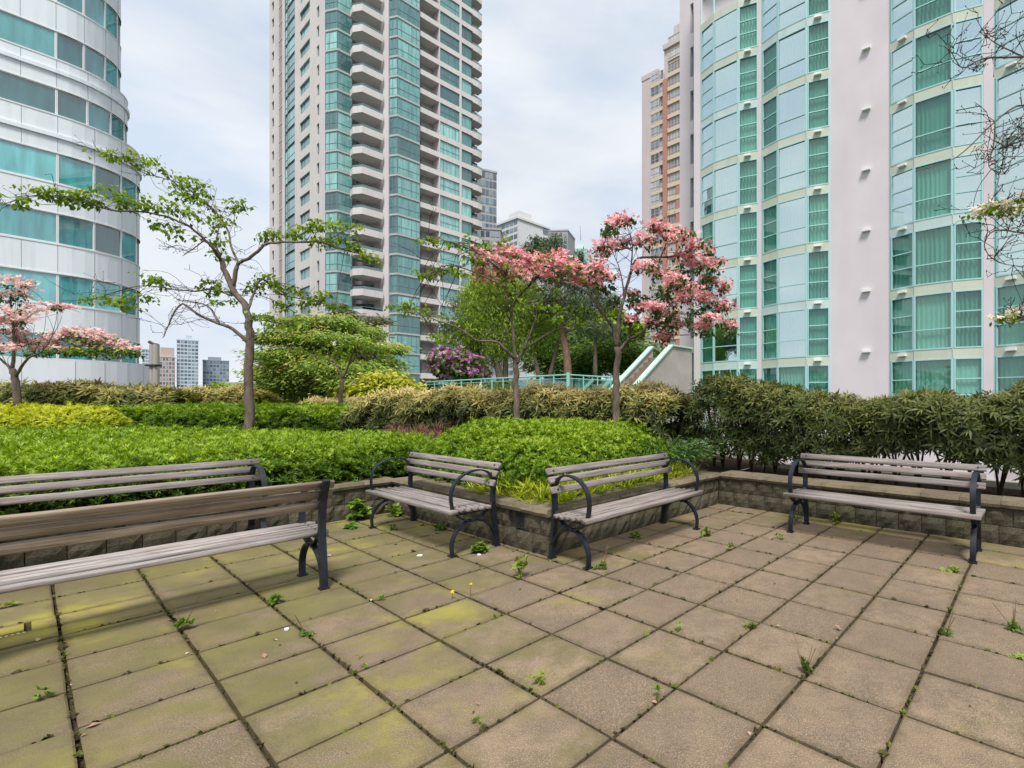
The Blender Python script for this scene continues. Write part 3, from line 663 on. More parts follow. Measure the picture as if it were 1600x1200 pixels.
# stepped wall with slit windows at the left end
fL = Facade(fB.pt(-9.19), R2); mb = MB(); X2 = fL.X()
sA = fL.px(1084.5); mb.box(sA, -.002, 0, 8, zbot, ztop, 0, X2)
oL = -2.2; PL = fL.pt(sA, oL); fL2 = Facade(PL, R2); sB, sW0, sW1 = fL2.px(1062), fL2.px(1078.5), fL2.px(1083.5); XL = fL2.X()
mb.box(sB, sW0, 0, 9, zbot, ztop, 0, XL); mb.box(sW1, .35, 0, 9, zbot, ztop, 0, XL); mb.box(sW0, sW1, .45, 9, zbot, ztop, 0, XL)
for k in range(KLO, KHI): mb.box(sW0 + .001, sW1 - .001, .004, .449, ZB + FL*k + .95, ZB + FL*(k+1) - .95, 0, XL)
mb.build('wall', M['pink_wall'], B3)
for k in range(KLO + 3, KHI): window(fL2, B3, sW0 + .004, sW1 - .004, ZB + FL*k - .946, ZB + FL*k + .946, (), (.5,), M['mint_frame'], M['dark_glass'], -.3, .03)
fw_, dp = .058, .10; FAC = 1.06; PRJ = .30
curt = {}
def curtain_mesh(w_, h_, k):
    key = (round(w_, 2), round(h_, 2), k)
    if key in curt: return curt[key]
    g = np.random.default_rng(k + 5); n = int(w_ / .024); x = np.linspace(0, w_, n); ph = np.cumsum(g.uniform(.55, 1.25, n)); am = .034 + .022 * np.sin(x * 3.1 + k)
    V = []; 
    for zz, sc in ((0, 1.1), (h_, .8)):
        for i in range(n): V.append((x[i], am[i]*sc*math.sin(ph[i]), zz))
    Fq = [(r*n+i, r*n+i+1, (r+1)*n+i+1, (r+1)*n+i) for r in range(1) for i in range(n-1)]
    curt[key] = npmesh('curtain', np.array(V), np.array(Fq), M['curtain'], smooth=True); return curt[key]
vent_mb = MB(); vent_mb.box(-.17, .17, -.17, -.008, -.05, .05); vm = vent_mb.mesh('vent_hood', M['light_white'])
for bi, (s0, s1) in enumerate(bays):
    corners = [(s0 + .03, .0), (s0 + FAC, PRJ), (s1 - FAC, PRJ), (s1 - .03, .0)]
    pts = [fB.pt(*c_) for c_ in corners]
    for k in range(KLO, KHI + 1):
        z = ZB + FL * k
        outl = [(s0 + .005, -.31), (s0 + .005, .03), (s0 + FAC, PRJ + .035), (s1 - FAC, PRJ + .035), (s1 - .005, .03), (s1 - .005, -.31)]
        fprism(fB, outl, z - .40, z, 'spandrel', M['pale_band'] if (k * 3 + bi * 2) % 5 else M['blue_band'], B3)
        jm = MB()
        for (sa, oa) in (corners[1], corners[2]): q = fB.pt(sa, oa + .037); jm.box(q[0]-.012, q[0]+.012, q[1]-.012, q[1]+.012, z - .40, z + .002)
        jm.build('band_joint', M['seam'], B3)
        side = 2 if bi < 2 else 0
        fa, Ls = through(pts[side], pts[side+1]); place('vent_hood', vm, B3, (*fa.pt(Ls * (.5 if side == 2 else .55), .03), z - .17), fa.rz)
        if k < -1:
            fprism(fB, outl, z, z + FL - .401, 'wall', M['pink_wall'], B3); continue
        if z > 22: continue
        for fi in range(3):
            fa, Ls = through(pts[fi], pts[fi+1]); h_ = FL - .40
            if fi == 1: rows = (.36,); cols = ()
            else: rows = (.36, .64); cols = ()
            if bi == 0 and k == -1 and fi == 1: cols = (.25, .7)
            wd = window(fa, B3, .0 if fi == 1 else .05, Ls if fi == 1 else Ls - .0, z, z + h_, cols, rows, M['mint_frame'], M['bay_glass'], 0, fw_, dp)
            # one pane object per light
            for ch in list(wd.children): bpy.data.objects.remove(ch)
            W_ = Ls if fi == 1 else Ls - .05; edges = [fw_] + [q * h_ for q in rows] + [h_ - fw_]
            for e0, e1 in zip(edges[:-1], edges[1:]):
                sky_bright = (fi == 1 and k >= 0) if bi < 2 else (k >= 2 and fi != 1) if bi == 2 else k >= 1  # which panes get the sky-bright look, set by bay and floor
                if bi < 2 and fi == 0 and k >= 3 + bi * 3: sky_bright = True
                key = ('bp', round(W_, 3), round(e0, 3), round(e1, 3), sky_bright)
                if key not in _wm: g = MB(); g.box(fw_ - .012, W_ - fw_ + .012, .0, .008, e0 - .01, e1 + .01); _wm[key] = g.mesh('pane', M['bay_mirror'] if sky_bright else M['bay_glass'])
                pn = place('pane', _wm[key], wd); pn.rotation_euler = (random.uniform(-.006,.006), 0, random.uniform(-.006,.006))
            cw = W_ - .06; c0 = .03
            cu = place('curtain', curtain_mesh(cw, h_ - .05, (bi + k + fi) % 4), wd, (c0, .13, .02))
    for (sa, oa) in corners:                                    # mint corner posts
        mb = MB(); q = fB.pt(sa, oa - .01); mb.tube([(q[0], q[1], -4), (q[0], q[1], ztop - .6)], .048, 6); mb.build('corner_post', M['mint_frame'], B3)
mb = MB(); mb.box(-9.3, 12.6, -.5, 16, ztop, ztop + .5, 0, fB.X()); mb.build('roof', M['pale_band'], B3)
wl = MB(); wl.box(-.18, .18, -.16, 0, -.05, .05); wlm = wl.mesh('wall_fixture', M['light_white'])
for k in range(-1, KHI): q = fB.pt(fB.px(1354)); place('wall_fixture', wlm, B3, (*q, ZB + FL * k + 0.12 + 0.02*k), fB.rz)

# ---------------- central tower
B2 = local(thing('balcony_tower', label='tall pale residential tower with curved balconies and teal glass bays', cat='apartment tower'))
SP = 2.75; K0, K1 = -2, 28; ZT = SP * K1 + .4
V0 = at(508, 630, 68.)[:2]; V1 = at(527, 630, 67.6)[:2]; V2_ = V1 + A2 * spx(V1, A2, 550)
fF1 = Facade(V0 - R2 * 30, R2); x1 = lambda p: fF1.px(p)       # left face, ends at V0
Lf1 = 30.
P598 = at(598, 630, 69.6)[:2]; P607 = at(607, 630, 69.3)[:2]
W0 = at(608.5, 630, 69.2)[:2]; W1 = at(621, 630, 68.9)[:2]; W2 = W1 + A2 * spx(W1, A2, 656)
fF3 = Facade(W2 + R2 * -.25, A2)
s_end = fF3.px(757)
sEdge = x1(421)
# core
core = [fF1.pt(sEdge, -.5), fF1.pt(x1(506), -.5), V0 - R2*0 + A2*.5, V2_ - R2 * .5, V2_ - R2 * 2.4 + A2*.2, P607 - R2 * 2.0 + A2*.4, P607 + A2*.6, W2 - R2*.6, fF3.pt(.1, -1.9), fF3.pt(fF3.px(686), -1.9), fF3.pt(fF3.px(687), -.35), fF3.pt(fF3.px(738), -.35), fF3.pt(fF3.px(739), -1.8), fF3.pt(s_end - .6, -1.8), fF3.pt(s_end - .6, -14), fF1.pt(sEdge, -14)]
mb = MB(); mb.prism(core, -12, ZT); mb.build('core', M['balcony_in'], B2)
# left face piers and spandrels
mb = MB(); X = fF1.X()
def strip(a, b_, o0=.5, o1=0.): mb.box(x1(a), x1(b_), -o1, o0, -12, ZT, 0, X)
strip(421, 424.6); strip(428, 432); strip(441, 444.2); strip(460.6, 468.2); strip(484, 494.8); strip(498.6, 507.8)
for k in range(K0, K1):
    z = SP * k
    mb.box(x1(424.6)+.001, x1(428)-.001, .01, .5, z + 1.9, z + SP + .4, 0, X)
    mb.box(x1(468.2)+.001, x1(484)-.001, .01, .5, z + 1.97, z + SP + .42, 0, X)
    mb.box(x1(494.8)+.001, x1(498.6)-.001, .01, .5, z + 2.15, z + SP + .55, 0, X)
mb.build('wall', M['tower_wall'], B2)
mb = MB(); mb.box(x1(432), x1(441), .35, .5, -12, ZT, 0, X); mb.build('recess_panel', M['recess'], B2)
mb = MB()
for k in range(K0, K1): mb.box(x1(432)+.01, x1(441)-.01, .30, .349, SP*k, SP*k+.12, 0, X)
mb.build('recess_joint', M['tower_wall'], B2)
V02, LV0 = through(V0 + A2*.02, V1); V12, LV1 = through(V1, V2_)
W01, LW0 = through(W0, W1); W12, LW1 = through(W1, W2)
balL = None
def slab(name, outer, z, parent, m):
    """balcony: floor slab, solid parapet with thickness, railing"""
    mb = MB(); mb.prism(outer, z - .62, z - .42)
    o = mb
    n = len(outer) - 2                                            # last two points lie against the wall
    ins = []
    cen = sum(np.array(q) for q in outer) / len(outer)
    for i in range(n):
        a, b_ = np.array(outer[i]), np.array(outer[i+1 if i+1 < n else i])
        if i + 1 < n:
            d = (b_ - a) / np.linalg.norm(b_ - a); nn = np.array([-d[1], d[0]])
            if nn @ (cen - a) < 0: nn = -nn
            mb.prism([a, b_, b_ + nn*.15, a + nn*.15], z - .42, z + .28)
    b = mb.build(name, m, parent)
    rl = MB()
    for i in range(n - 1):
        a, b_ = np.array(outer[i]), np.array(outer[i+1]); L_ = np.linalg.norm(b_ - a); d = (b_ - a) / L_; nn = np.array([-d[1], d[0]])
        if nn @ (cen - a) < 0: nn = -nn
        a2, b2 = a + nn*.07, b_ + nn*.07
        rl.tube([(*a2, z + .62), (*b2, z + .62)], .035, 4); rl.tube([(*a2, z + .30), (*b2, z + .30)], .02, 4)
        for q in range(int(L_ / 1.3) + 1): p = a2 + d * min(L_, q * 1.3); rl.tube([(*p, z + .28), (*p, z + .62)], .025, 4)
    r_ = rl.build('railing', M['tower_frame'], b)
    gp = MB()
    for i in range(n - 1):
        a, b_ = np.array(outer[i]), np.array(outer[i+1]); d = (b_ - a) / np.linalg.norm(b_ - a); nn = np.array([-d[1], d[0]])
        if nn @ (cen - a) < 0: nn = -nn
        gp.prism([a + nn*.06, b_ + nn*.06, b_ + nn*.08, a + nn*.08], z + .31, z + .60)
    gp.build('rail_glass', M['fence_glass'], b)
    return b
Bq = [at(547, 630, 68.2)[:2], at(551, 630, 67.3)[:2], at(566, 630, 67.0)[:2]]; Bq.append(Bq[2] + A2 * spx(Bq[2], A2, 598.5)); 
bal_out = [Bq[0], Bq[1], Bq[2], Bq[3], Bq[3] - R2 * 3.0, Bq[0] - R2 * 1.0 + A2 * 2.0]
s686 = fF3.px(686.5); s718 = fF3.px(718); s721 = fF3.px(721); s738 = fF3.px(738.5)
proto = {}
def per_floor(k):
    z = SP * k
    if z + SP < -4: return
    window(fF1, B2, x1(424.6), x1(428), z + .4, z + 1.9, (), (), M['tower_frame'], M['dark_glass'], -.2)
    window(fF1, B2, x1(444.2) + .02, x1(449), z + .18, z + SP - .12, (), (.4,), M['tower_frame'], M['tower_glass'], -.12)
    window(fF1, B2, x1(449), x1(460.6) - .02, z + .18, z + SP - .12, (.2,), (.42,), M['tower_frame'], M['tower_glass'], -.04)
    window(fF1, B2, x1(468.2) + .02, x1(484) - .02, z + .42, z + 1.97, (.34,), (), M['tower_frame'], M['tower_glass'], -.22)
    window(fF1, B2, x1(494.8) + .01, x1(498.6) - .01, z + .55, z + 2.15, (), (), M['tower_frame'], M['dark_glass'], -.22)
    for fa, L_, cols in ((V02, LV0, (.33,)), (V12, LV1, ())): window(fa, B2, 0, L_, z + .30, z + SP - .06, cols, (.36,), M['tower_frame'], M['tower_glass'])
    for fa, L_, cols in ((W01, LW0, (.42,)), (W12, LW1, (.18, .62, .84) if k % 2 else (.5,))): window(fa, B2, 0, L_, z + .30, z + SP - .06, cols, (.40,), M['tower_frame'], M['tower_glass'])
    for nm, pts in (('glass_band', [V0 + A2*.02, V1 + .0, V2_, V2_ - R2*.3, V1 - R2*.25 + A2*.25, V0 + A2*.3]), ('glass_band', [W0, W1, W2, W2 - R2*.3, W1 - R2*.25 + A2*.25, W0 + A2*.4])):
        mb = MB(); c_ = sum(pts[:3]) / 3; mb.prism([q + (0 if i > 2 else -.06) * np.array([c_[0], c_[1]]) / np.linalg.norm(c_) for i, q in enumerate(pts)], z + .03, z + .29); mb.build(nm, M['tower_band'], B2)
    slab('balcony', bal_out, z + .12, B2, M['tower_wall'])
    # right face: continuous white band, balcony opening, windows
    mb = MB(); XX = fF3.X(); e = s_end
    mb.box(.02, s738, -.05, .4, z - .48, z + .28, 0, XX)
    mb.prism([fF3.pt(.05, -.4), fF3.pt(s686, -.4), fF3.pt(s686, -1.9), fF3.pt(.05, -1.9)], z - .48, z - .25)
    mb.build('white_band', M['tower_wall'], B2)
    slab('balcony', [fF3.pt(s738 + .01, .05), fF3.pt(e - 1.2, .05), fF3.pt(e - .35, -.15), fF3.pt(e, -.8), fF3.pt(e, -1.9), fF3.pt(s738 + .01, -1.9)], z + .04, B2, M['tower_wall'])
    window(fF3, B2, s686 + .1, s718 - .02, z + .285, z + SP - .485, (.2, .8), () if k % 2 else (.4,), M['tower_frame'], M['tower_glass'], -.10)
    window(fF3, B2, s721 + .02, s738 - .15, z + .285, z + SP - .485, (), (), M['tower_frame'], M['tower_glass'], -.15)
    # doors in the recesses
    window(fF3, B2, .25, s686 * .42, z - .24, z + 1.9, (.5,), (), M['tower_frame'], M['dark_glass'], -1.86, name='balcony_door')
    window(fF3, B2, s738 + .3, s738 + 1.9, z - .2, z + 1.9, (.5,), (), M['tower_frame'], M['dark_glass'], -1.76, name='balcony_door')
    rm = MB(); rm.tube([(*fF3.pt(.1, -.0), z + .58), (*fF3.pt(s686, -.0), z + .58)], .03, 4)
    for q in range(3): p = fF3.pt(.15 + q * (s686 - .2) / 2, 0); rm.tube([(*p, z + .28), (*p, z + .58)], .022, 4)
    rm.build('railing', M['tower_frame'], B2)
    fR, LR = through(core[4] + (core[4]-core[3])*0, core[5]); window(fR, B2, LR*.25, LR*.72, z - .3, z + 1.8, (.5,), (), M['tower_frame'], M['dark_glass'], .05, name='balcony_door')
for k in range(K0, K1): per_floor(k)
mb = MB(); mb.prism([P598 + R2*.05, P607, P607 + A2*1.0 - R2*.2, P598 - R2 * 2.0 + A2*.3], -12, ZT); mb.build('pier', M['tower_wall'], B2)
mb = MB(); XX = fF3.X(); mb.box(s718, s721, -.07, .3, -12, ZT, 0, XX); mb.box(s686 - .05, s686 + .1, -.04, 1.8, -12, ZT, 0, XX); mb.build('pier', M['tower_wall'], B2)
mb = MB(); mb.prism([fF1.pt(sEdge-.2, .1), V0 - A2*.3, V1 - A2 * .4, P607, W1 + R2*.4, fF3.pt(s_end + .2, .4), fF3.pt(s_end, -14), fF1.pt(sEdge, -14)], ZT, ZT + .8); mb.build('roof', M['tower_wall'], B2)

# ---------------- left office block with rounded corner
B1 = local(thing('office_building', label='white panelled office building with rounded corner and long teal ribbon windows', cat='office building'))
p1 = np.array([-39., 32.5]); RC = 4.4; n1 = np.array([math.cos(.62), -math.sin(.62)]); C1 = p1 - RC * n1
def outline(off, n=14, back=26):
    pts = [C1 + (RC + off) * n1 - np.array([math.sin(.62), math.cos(.62)]) * s_ for s_ in (back,)]
    for th in np.linspace(.62, -1.45, n): pts.append(C1 + (RC + off) * np.array([math.cos(th), -math.sin(th)]))
    return pts
dA = np.array([math.sin(.62), math.cos(.62)])
def runs(off, first=None):
    """facade pieces from left to right: straight modules then corner facets"""
    out = []; st = 2.95; base = C1 + (RC + off) * n1
    for q in range(7, 0, -1): out.append((base - dA * st * q, base - dA * st * (q - 1)))
    ths = np.linspace(.62, -1.3, 6)
    pts = [C1 + (RC + off) * np.array([math.cos(t_), -math.sin(t_)]) for t_ in ths]
    out += list(zip(pts[:-1], pts[1:])); return out
FO, ZO = 3.95, None
z_head = 1.4 + (630 - 336) * 32.7 / 775                        # head of the ribbon third from the bottom
heads = [z_head - 2*FO, z_head - FO, z_head, z_head + FO, z_head + 2*FO + .55, z_head + 3*FO + .55, z_head + 4*FO + .55]
offs = [0, 0, 0, 0, -.65, -1.0, -1.0]
WH = 1.95
def ring(off, z0, z1, name, m, depth=.5, n=16):
    out = outline(off, n); inn = outline(off - depth, n); mb = MB()
    for i in range(len(out) - 1): mb.prism([out[i], out[i+1], inn[i+1], inn[i]], z0, z1)
    return mb.build(name, m, B1)
mb = MB(); o_ = outline(-1.7, 14); mb.prism(o_ + [o_[-1] + np.array([-14, 2]), o_[0] + np.array([-14, 2])], -12, heads[-1] + 3); mb.build('core', M['far_dark'], B1)
for k, (zh, off) in enumerate(zip(heads, offs)):
    zt = heads[k+1] - WH if k + 1 < len(heads) else zh + 2.6
    ring(off, zh, zt, 'spandrel', M['white_panel'], .9)
    ring(off + .03, zh - .0, zh + .09, 'trim', M['white_frame'], .3); ring(off + .03, zt - .09, zt, 'trim', M['white_frame'], .3)
    if k in (3, 4): ring(off + .12, zh + 1.0, zh + 1.25, 'ledge', M['white_panel'], .3)
    for a, b_ in runs(off):
        for q in (0., .5):
            c_ = a + (b_ - a) * q; sm = MB(); sm.tube([(*c_, zh + .1), (*c_, zt - .1)], .016, 4); sm.build('panel_joint', M['seam'], B1)
    for a, b_ in runs(off - .06):
        fa, L_ = through(a, b_); window(fa, B1, 0, L_, zh - WH + .002, zh - .002, (), (), M['white_frame'], M['office_glass'], 0, .055, .09)
ring(0, -12, heads[0] - WH, 'spandrel', M['white_panel'], .9)
# planter terrace wall in front of the office, with a dogwood shrub on it
PW = thing('planter_wall', label='curved white panelled planter wall at the foot of the white office building', cat='wall')
zt = 1.4 + (630 - 557) * 29.5 / 775
_RC = RC
mb = MB(); offP = .7; out = outline(offP, 16); inn = outline(offP - .35, 16)
for i in range(11): mb.prism([out[i], out[i+1], inn[i+1], inn[i]], -12, zt)
mb.build('wall_panel', M['white_panel'], PW)
for c_ in [out[i] for i in range(0, 11, 2)] + [out[1] - dA * 1.5 * q for q in range(1, 9)]:
    sm = MB(); sm.tube([(*c_, -2), (*c_, zt)], .018, 4); sm.build('panel_joint', M['seam'], PW)
mb = MB()
for i in range(11): mb.prism([out[i]*1.0 + 0, out[i+1], inn[i+1], inn[i]], zt + .002, zt + .12)
mb.build('coping', M['white_frame'], PW)
mb = MB(); mb.prism([*inn[:12], inn[11] + np.array([-3., 0]), inn[0] + np.array([-2., 0])], zt - .6, zt - .1); mb.build('planter_soil', M['mulch'], PW)
# vent pole
PO = thing('vent_pole', label='twin vertical grey and cream metal pipes with a bent top beside the white planter wall', cat='pole')
for px_, m_, r_ in ((237.5, M['far_grey'], .11), (244., M['recess'], .14)):
    q = at(px_, 630, 27.5); mb = MB(); mb.tube([(q[0], q[1], -6), (q[0], q[1], at(0, 538, 27.5)[2])], r_, 10); mb.build('pipe', m_, PO)
mb = MB(); mb.tube([at(246.5, 539, 27.5), at(240, 538, 27.5), at(233, 534, 27.5)], .08, 8); mb.build('bent_cap', M['dark_metal'], PO)
mb = MB(); q = at(240, 571, 27.5); mb.box(q[0]-.3, q[0]+.28, q[1]-.2, q[1]+.2, q[2]-.05, q[2]+.05); mb.build('clamp', M['dark_metal'], PO)

# ---------------- red and mauve tower behind
B4 = local(thing('terracotta_tower', label='mauve concrete apartment tower with terracotta panels, stepped top and pale window stacks', cat='apartment tower'))
Y4 = 103.; f4 = Facade(at(1003, 630, Y4)[:2], R2); x4 = lambda p: f4.px(p); SP4 = 2.75
z4 = lambda py: at(0, py, Y4)[2]
zt1 = z4(128); zt2 = z4(97)
mb = MB(); X = f4.X()
mb.box(0, x4(1016.5), 0, 9, -12, zt1, 0, X); mb.box(x4(1016.5), x4(1036.5), .5, 9, -12, zt1 - .5, 0, X); mb.box(x4(1036.5), x4(1075), .3, 11, -12, zt2, 0, X)
mb.build('wall', M['mauve_wall'], B4)
mb = MB()
for (a, b_, z) in ((1003, 1028, zt1), (1036.5, 1075, zt2)): mb.box(x4(a)-.1, x4(b_)+.1, -.1, 9, z + .002, z + 1.0, 0, X)
mb.prism([f4.pt(x4(1048), -1), f4.pt(x4(1075), -1), f4.pt(x4(1075), -9), f4.pt(x4(1048), -9)], zt2 + 1.002, zt2 + 4.5); mb.build('roof', M['mauve_wall'], B4)
mb = MB(); mb.box(x4(1036.6), x4(1042.3), -.25, .299, -12, z4(143), 0, X); mb.build('terracotta_strip', M['red_panel'], B4)
mb = MB(); mb.box(x4(1056), x4(1062), .0, .299, -12, z4(300), 0, X); mb.build('terracotta_strip', M['red_panel'], B4)
for k in range(-3, 24):
    z = z4(145) - SP4 * (23 - k)
    if k < 24 and z + 2 < zt1:
        window(f4, B4, x4(1017), x4(1030.5), z + .75, z + SP4 - .05, (.5,), (.35,), M['far_white'], M['red_glass'], .06, .08, .12)
        window(f4, B4, x4(1031), x4(1036), z + .75, z + SP4 - .05, (), (.35,), M['far_white'], M['red_glass'], -.2, .08, .12)
        mb = MB(); mb.box(x4(1016.6), x4(1036.4), -.10, .49, z, z + .72, 0, X); mb.build('cream_band', M['cream_band'], B4)
    for a, b_ in ((1043, 1062.5),):
        window(f4, B4, x4(a), x4(b_), z + 1.2, z + SP4 + .35, (.25, .5, .75), (.3,), M['cream_band'], M['red_glass'], -.15, .08, .12)
        mb = MB(); mb.box(x4(a), x4(b_), -.06, .29, z + .42, z + 1.19, 0, X); mb.build('cream_band', M['cream_band'], B4)
for k in range(2):
    window(f4, B4, x4(1043), x4(1062.5), z4(145) + SP4 * (k + 1) + 1.0 - 1.2 * (k > 5), z4(145) + SP4 * (k + 2) + .2, (.25, .5, .75), (.3,), M['cream_band'], M['red_glass'], -.15, .08, .12)

# ---------------- far buildings: box with a grid of individual windows
def far_block(name, label, px0, px1, pytop, Y, wall_m, nx, floor, glass, d=None, cat='building', wfrac=.7, hfrac=.6, crown=None, face2=None, ybot=640):
    root = local(thing(name, label=label, cat=cat)); d = R2 if d is None else np.array(d, float)
    fa = Facade(at(px0, 630, Y)[:2], d); L_ = fa.px(px1); zt = at(0, pytop, Y)[2]
    mb = MB(); dep = max(12., L_ * .8); mb.box(0, L_, 0, dep, -12, zt, 0, fa.X()); mb.build('wall', wall_m, root)
    mb = MB(); mb.box(-.2, L_ + .2, -.2, dep + .2, zt + .002, zt + .6, 0, fa.X())
    if crown: mb.box(L_ * crown[0], L_ * crown[1], 2, dep * .7, zt + .602, zt + .6 + crown[2], 0, fa.X())
    mb.build('roof', wall_m, root)
    zb = at(0, ybot, Y)[2]; ww = L_ / nx
    wm = MB(); wm.box(0, ww * wfrac, -.06, .02, 0, floor * hfrac); me = wm.mesh('window', glass)
    z = zt - floor
    while z > zb:
        for i in range(nx): fa.put('window', me, root, (i + (1 - wfrac) / 2) * ww, z + floor * .22, .04)
        z -= floor
    if face2:
        f2 = Facade(fa.pt(L_), -np.array([-d[1], d[0]]) * -1); n2, L2 = face2; w2 = L2 / n2
        wm = MB(); wm.box(0, w2 * wfrac, -.06, .02, 0, floor * hfrac); me2 = wm.mesh('window', glass); z = zt - floor
        while z > zb:
            for i in range(n2): f2.put('window', me2, root, (i + .15) * w2, z + floor * .22, .04)
            z -= floor
    return root
far_block('brown_tower', 'distant brownish beige tower between the metal pipes and the pale glass tower', 249, 273, 558, 420, M['far_brown'], 5, 3.4, M['far_glass'], (1, .93), 'tower', .62, .62, (.05, .95, 8))
far_block('pale_glass_tower', 'distant pale blue glass tower, tallest of the three on the left skyline', 276, 310, 531, 430, M['far_blue'], 6, 3.2, M['far_glass'], (1, .93), 'tower', .78, .6, (.42, .7, 4))
far_block('dark_glass_tower', 'distant dark blue tower, lowest of the three on the left skyline', 317, 358, 563, 450, M['far_dark'], 8, 3.2, M['far_glass'], (1, .93), 'tower', .7, .6, (.2, .7, 3))
far_block('pale_far_tower', 'faint pale tower peeking out between the white planter wall and the pipes', 222, 236, 546, 520, M['far_blue'], 3, 3.4, M['far_glass'], (1, .93), 'tower')
far_block('low_white_building', 'low white building on the skyline just left of the leafy tree trunk', 352, 384, 598, 330, M['far_white'], 6, 3.4, M['far_glass'], (1, .93), 'building')
far_block('slim_dark_tower', 'slim dark glazed tower with stacked balconies, right behind the pale balcony tower', 752, 776, 266, 158, M['far_grey'], 4, 2.75, M['far_glass'], (1, .55), 'tower', .8, .7)
far_block('grey_midrise', 'grey and dark apartment block low beside the slim tower', 750, 782, 358, 150, M['far_grey'], 4, 2.75, M['far_glass'], (1, .2), 'apartment building', .75, .6)
WB = far_block('white_midrise', 'white apartment block with flat overhanging roof and dark ribbon windows', 777, 809, 352, 198, M['far_white'], 5, 2.75, M['far_glass'], R2, 'apartment building', .82, .55)
fw2 = Facade(at(809, 630, WB and 190.)[:2], A2); L2 = fw2.px(857); mb = MB(); zt_ = at(0, 350, 195)[2]
mb.box(.01, L2, .05, 16, -12, zt_, 0, fw2.X()); mb.build('wall', M['far_white'], WB)
mb = MB(); mb.box(-.6, L2 + .6, -.6, 16.5, zt_ + .2, zt_ + .9, 0, fw2.X()); mb.box(L2*.2, L2*.6, 3, 10, zt_ + .902, zt_ + 5, 0, fw2.X()); mb.build('roof', M['far_white'], WB)
wm = MB(); wm.box(0, L2/5*.8, -.06, .02, 0, 1.5); me = wm.mesh('window', M['far_glass'])
for k in range(1, 32):
    for i in range(5): fw2.put('window', me, WB, (i + .1) * L2 / 5, zt_ - 2.75 * k + .5, .0)
far_block('grey_block', 'mid grey apartment block at the right end of the white flat-roofed block', 852, 887, 362, 215, M['far_grey'], 5, 2.75, M['far_glass'], (1, -.1), 'apartment building', .55, .55)
# spired office
SPI = local(thing('spired_tower', label='distant green glass tower with stepped pyramid top and thin mast', cat='tower')); q = at(907, 630, 520)
mb = MB(); z = lambda py: at(0, py, 520)[2]
def sqp(r): return [(q[0]-r, q[1]-r), (q[0]+r, q[1]-r), (q[0]+r, q[1]+r), (q[0]-r, q[1]+r)]
mb.prism(sqp(11), -12, z(400)); mb.prism(sqp(8), z(400)+.01, z(392)); mb.build('wall', M['copper'], SPI)
mb = MB(); c4 = sqp(6.5); ap = (q[0], q[1], z(375))
for i in range(4): mb.poly([(*c4[i], z(392)), (*c4[(i+1) % 4], z(392)), (q[0] + (c4[(i+1)%4][0]-q[0])*.28, q[1] + (c4[(i+1)%4][1]-q[1])*.28, z(382)), (q[0] + (c4[i][0]-q[0])*.28, q[1] + (c4[i][1]-q[1])*.28, z(382))]); mb.poly([(q[0] + (c4[i][0]-q[0])*.28, q[1] + (c4[i][1]-q[1])*.28, z(382)), (q[0] + (c4[(i+1)%4][0]-q[0])*.28, q[1] + (c4[(i+1)%4][1]-q[1])*.28, z(382)), ap])
mb.build('roof', M['copper'], SPI)
mb = MB(); mb.tube([ap, (q[0], q[1], z(352))], [.5, .15], 6); mb.build('mast', M['far_grey'], SPI)

# ================================================================== NEIGHBOUR TERRACE, FENCE, STAIR
zF = 1.2; FC = at(888, 630, 16.2)[:2]
LW = [FC, FC - R2 * 12, FC - R2 * 12 + A2 * 30, FC + A2 * 30]; mb = MB(); mb.prism(LW, -12, zF - .004); tag(mb.build('podium', M['conc']), 'concrete podium under the neighbouring lawn', kind='structure')
mb = MB(); mb.poly([(*q, zF) for q in LW[::-1]])
tag(mb.build('lawn', M['grass']), 'lawn of the neighbouring raised terrace', kind='structure')
mb = MB(); mb.prism([(-40, 14.5), (-9, 14.5), FC - R2 * 12.2, FC - R2 * 12.2 + A2 * 30, (-60, 46)], -12, -.6)
tag(mb.build('lower_garden', M['mulch']), 'ground of the lower garden under the spreading evergreens', kind='structure')
FE = local(thing('glass_fence', label='mint green metal railing with teal glass panels at the edge of the raised lawn', cat='fence'))
def fence_run(P, d, L_, n, z0=zF, hh=1.13):
    for i in range(n + 1):
        p = P + d * L_ * i / n; mb = MB(); mb.box(p[0]-.022, p[0]+.022, p[1]-.022, p[1]+.022, z0, z0 + hh + .02); mb.build('post', M['mint_rail'], FE)
        if i < n:
            a = p + d * .03; b_ = P + d * L_ * (i + 1) / n - d * .03; nn = np.array([-d[1], d[0]]) * .006
            g = MB(); g.prism([a - nn, b_ - nn, b_ + nn, a + nn], z0 + .09, z0 + hh - .09); g.build('glass_panel', M['fence_glass'], FE)
    for z_, r_ in ((z0 + hh, .028), (z0 + hh - .12, .016), (z0 + .07, .018)):
        mb = MB(); mb.tube([(*P, z_), (*(P + d * L_), z_)], r_, 6); mb.build('rail', M['mint_rail'], FE)
fence_run(FC, -R2, 9.2, 13); fence_run(FC, A2, 2.7, 4)
mb = MB(); mb.box(FC[0]-.05, FC[0]+.05, FC[1]-.05, FC[1]+.05, zF, zF + 1.2); mb.build('post', M['mint_rail'], FE)
F2 = local(thing('far_railing', label='thin mint railing in front of the ground floor of the bay window building', cat='railing'))
qa, qb = at(1082, 603, 21.5), at(1190, 607, 18.5); mb = MB(); mb.tube([qa, qb], .025, 6); mb.build('rail', M['mint_rail'], F2)
for i in range(6):
    q = qa + (qb - qa) * i / 5; mb = MB(); mb.tube([(q[0], q[1], -2), q], .022, 6); mb.build('post', M['mint_rail'], F2)
ST = local(thing('outdoor_stair', label='concrete stair with sloping mint capped side walls beside the bay window building', cat='stair'))
fS = Facade(at(995, 630, 17.)[:2], A2)
sE, sT = 0., fS.px(1050); sEnd = fS.px(1081)
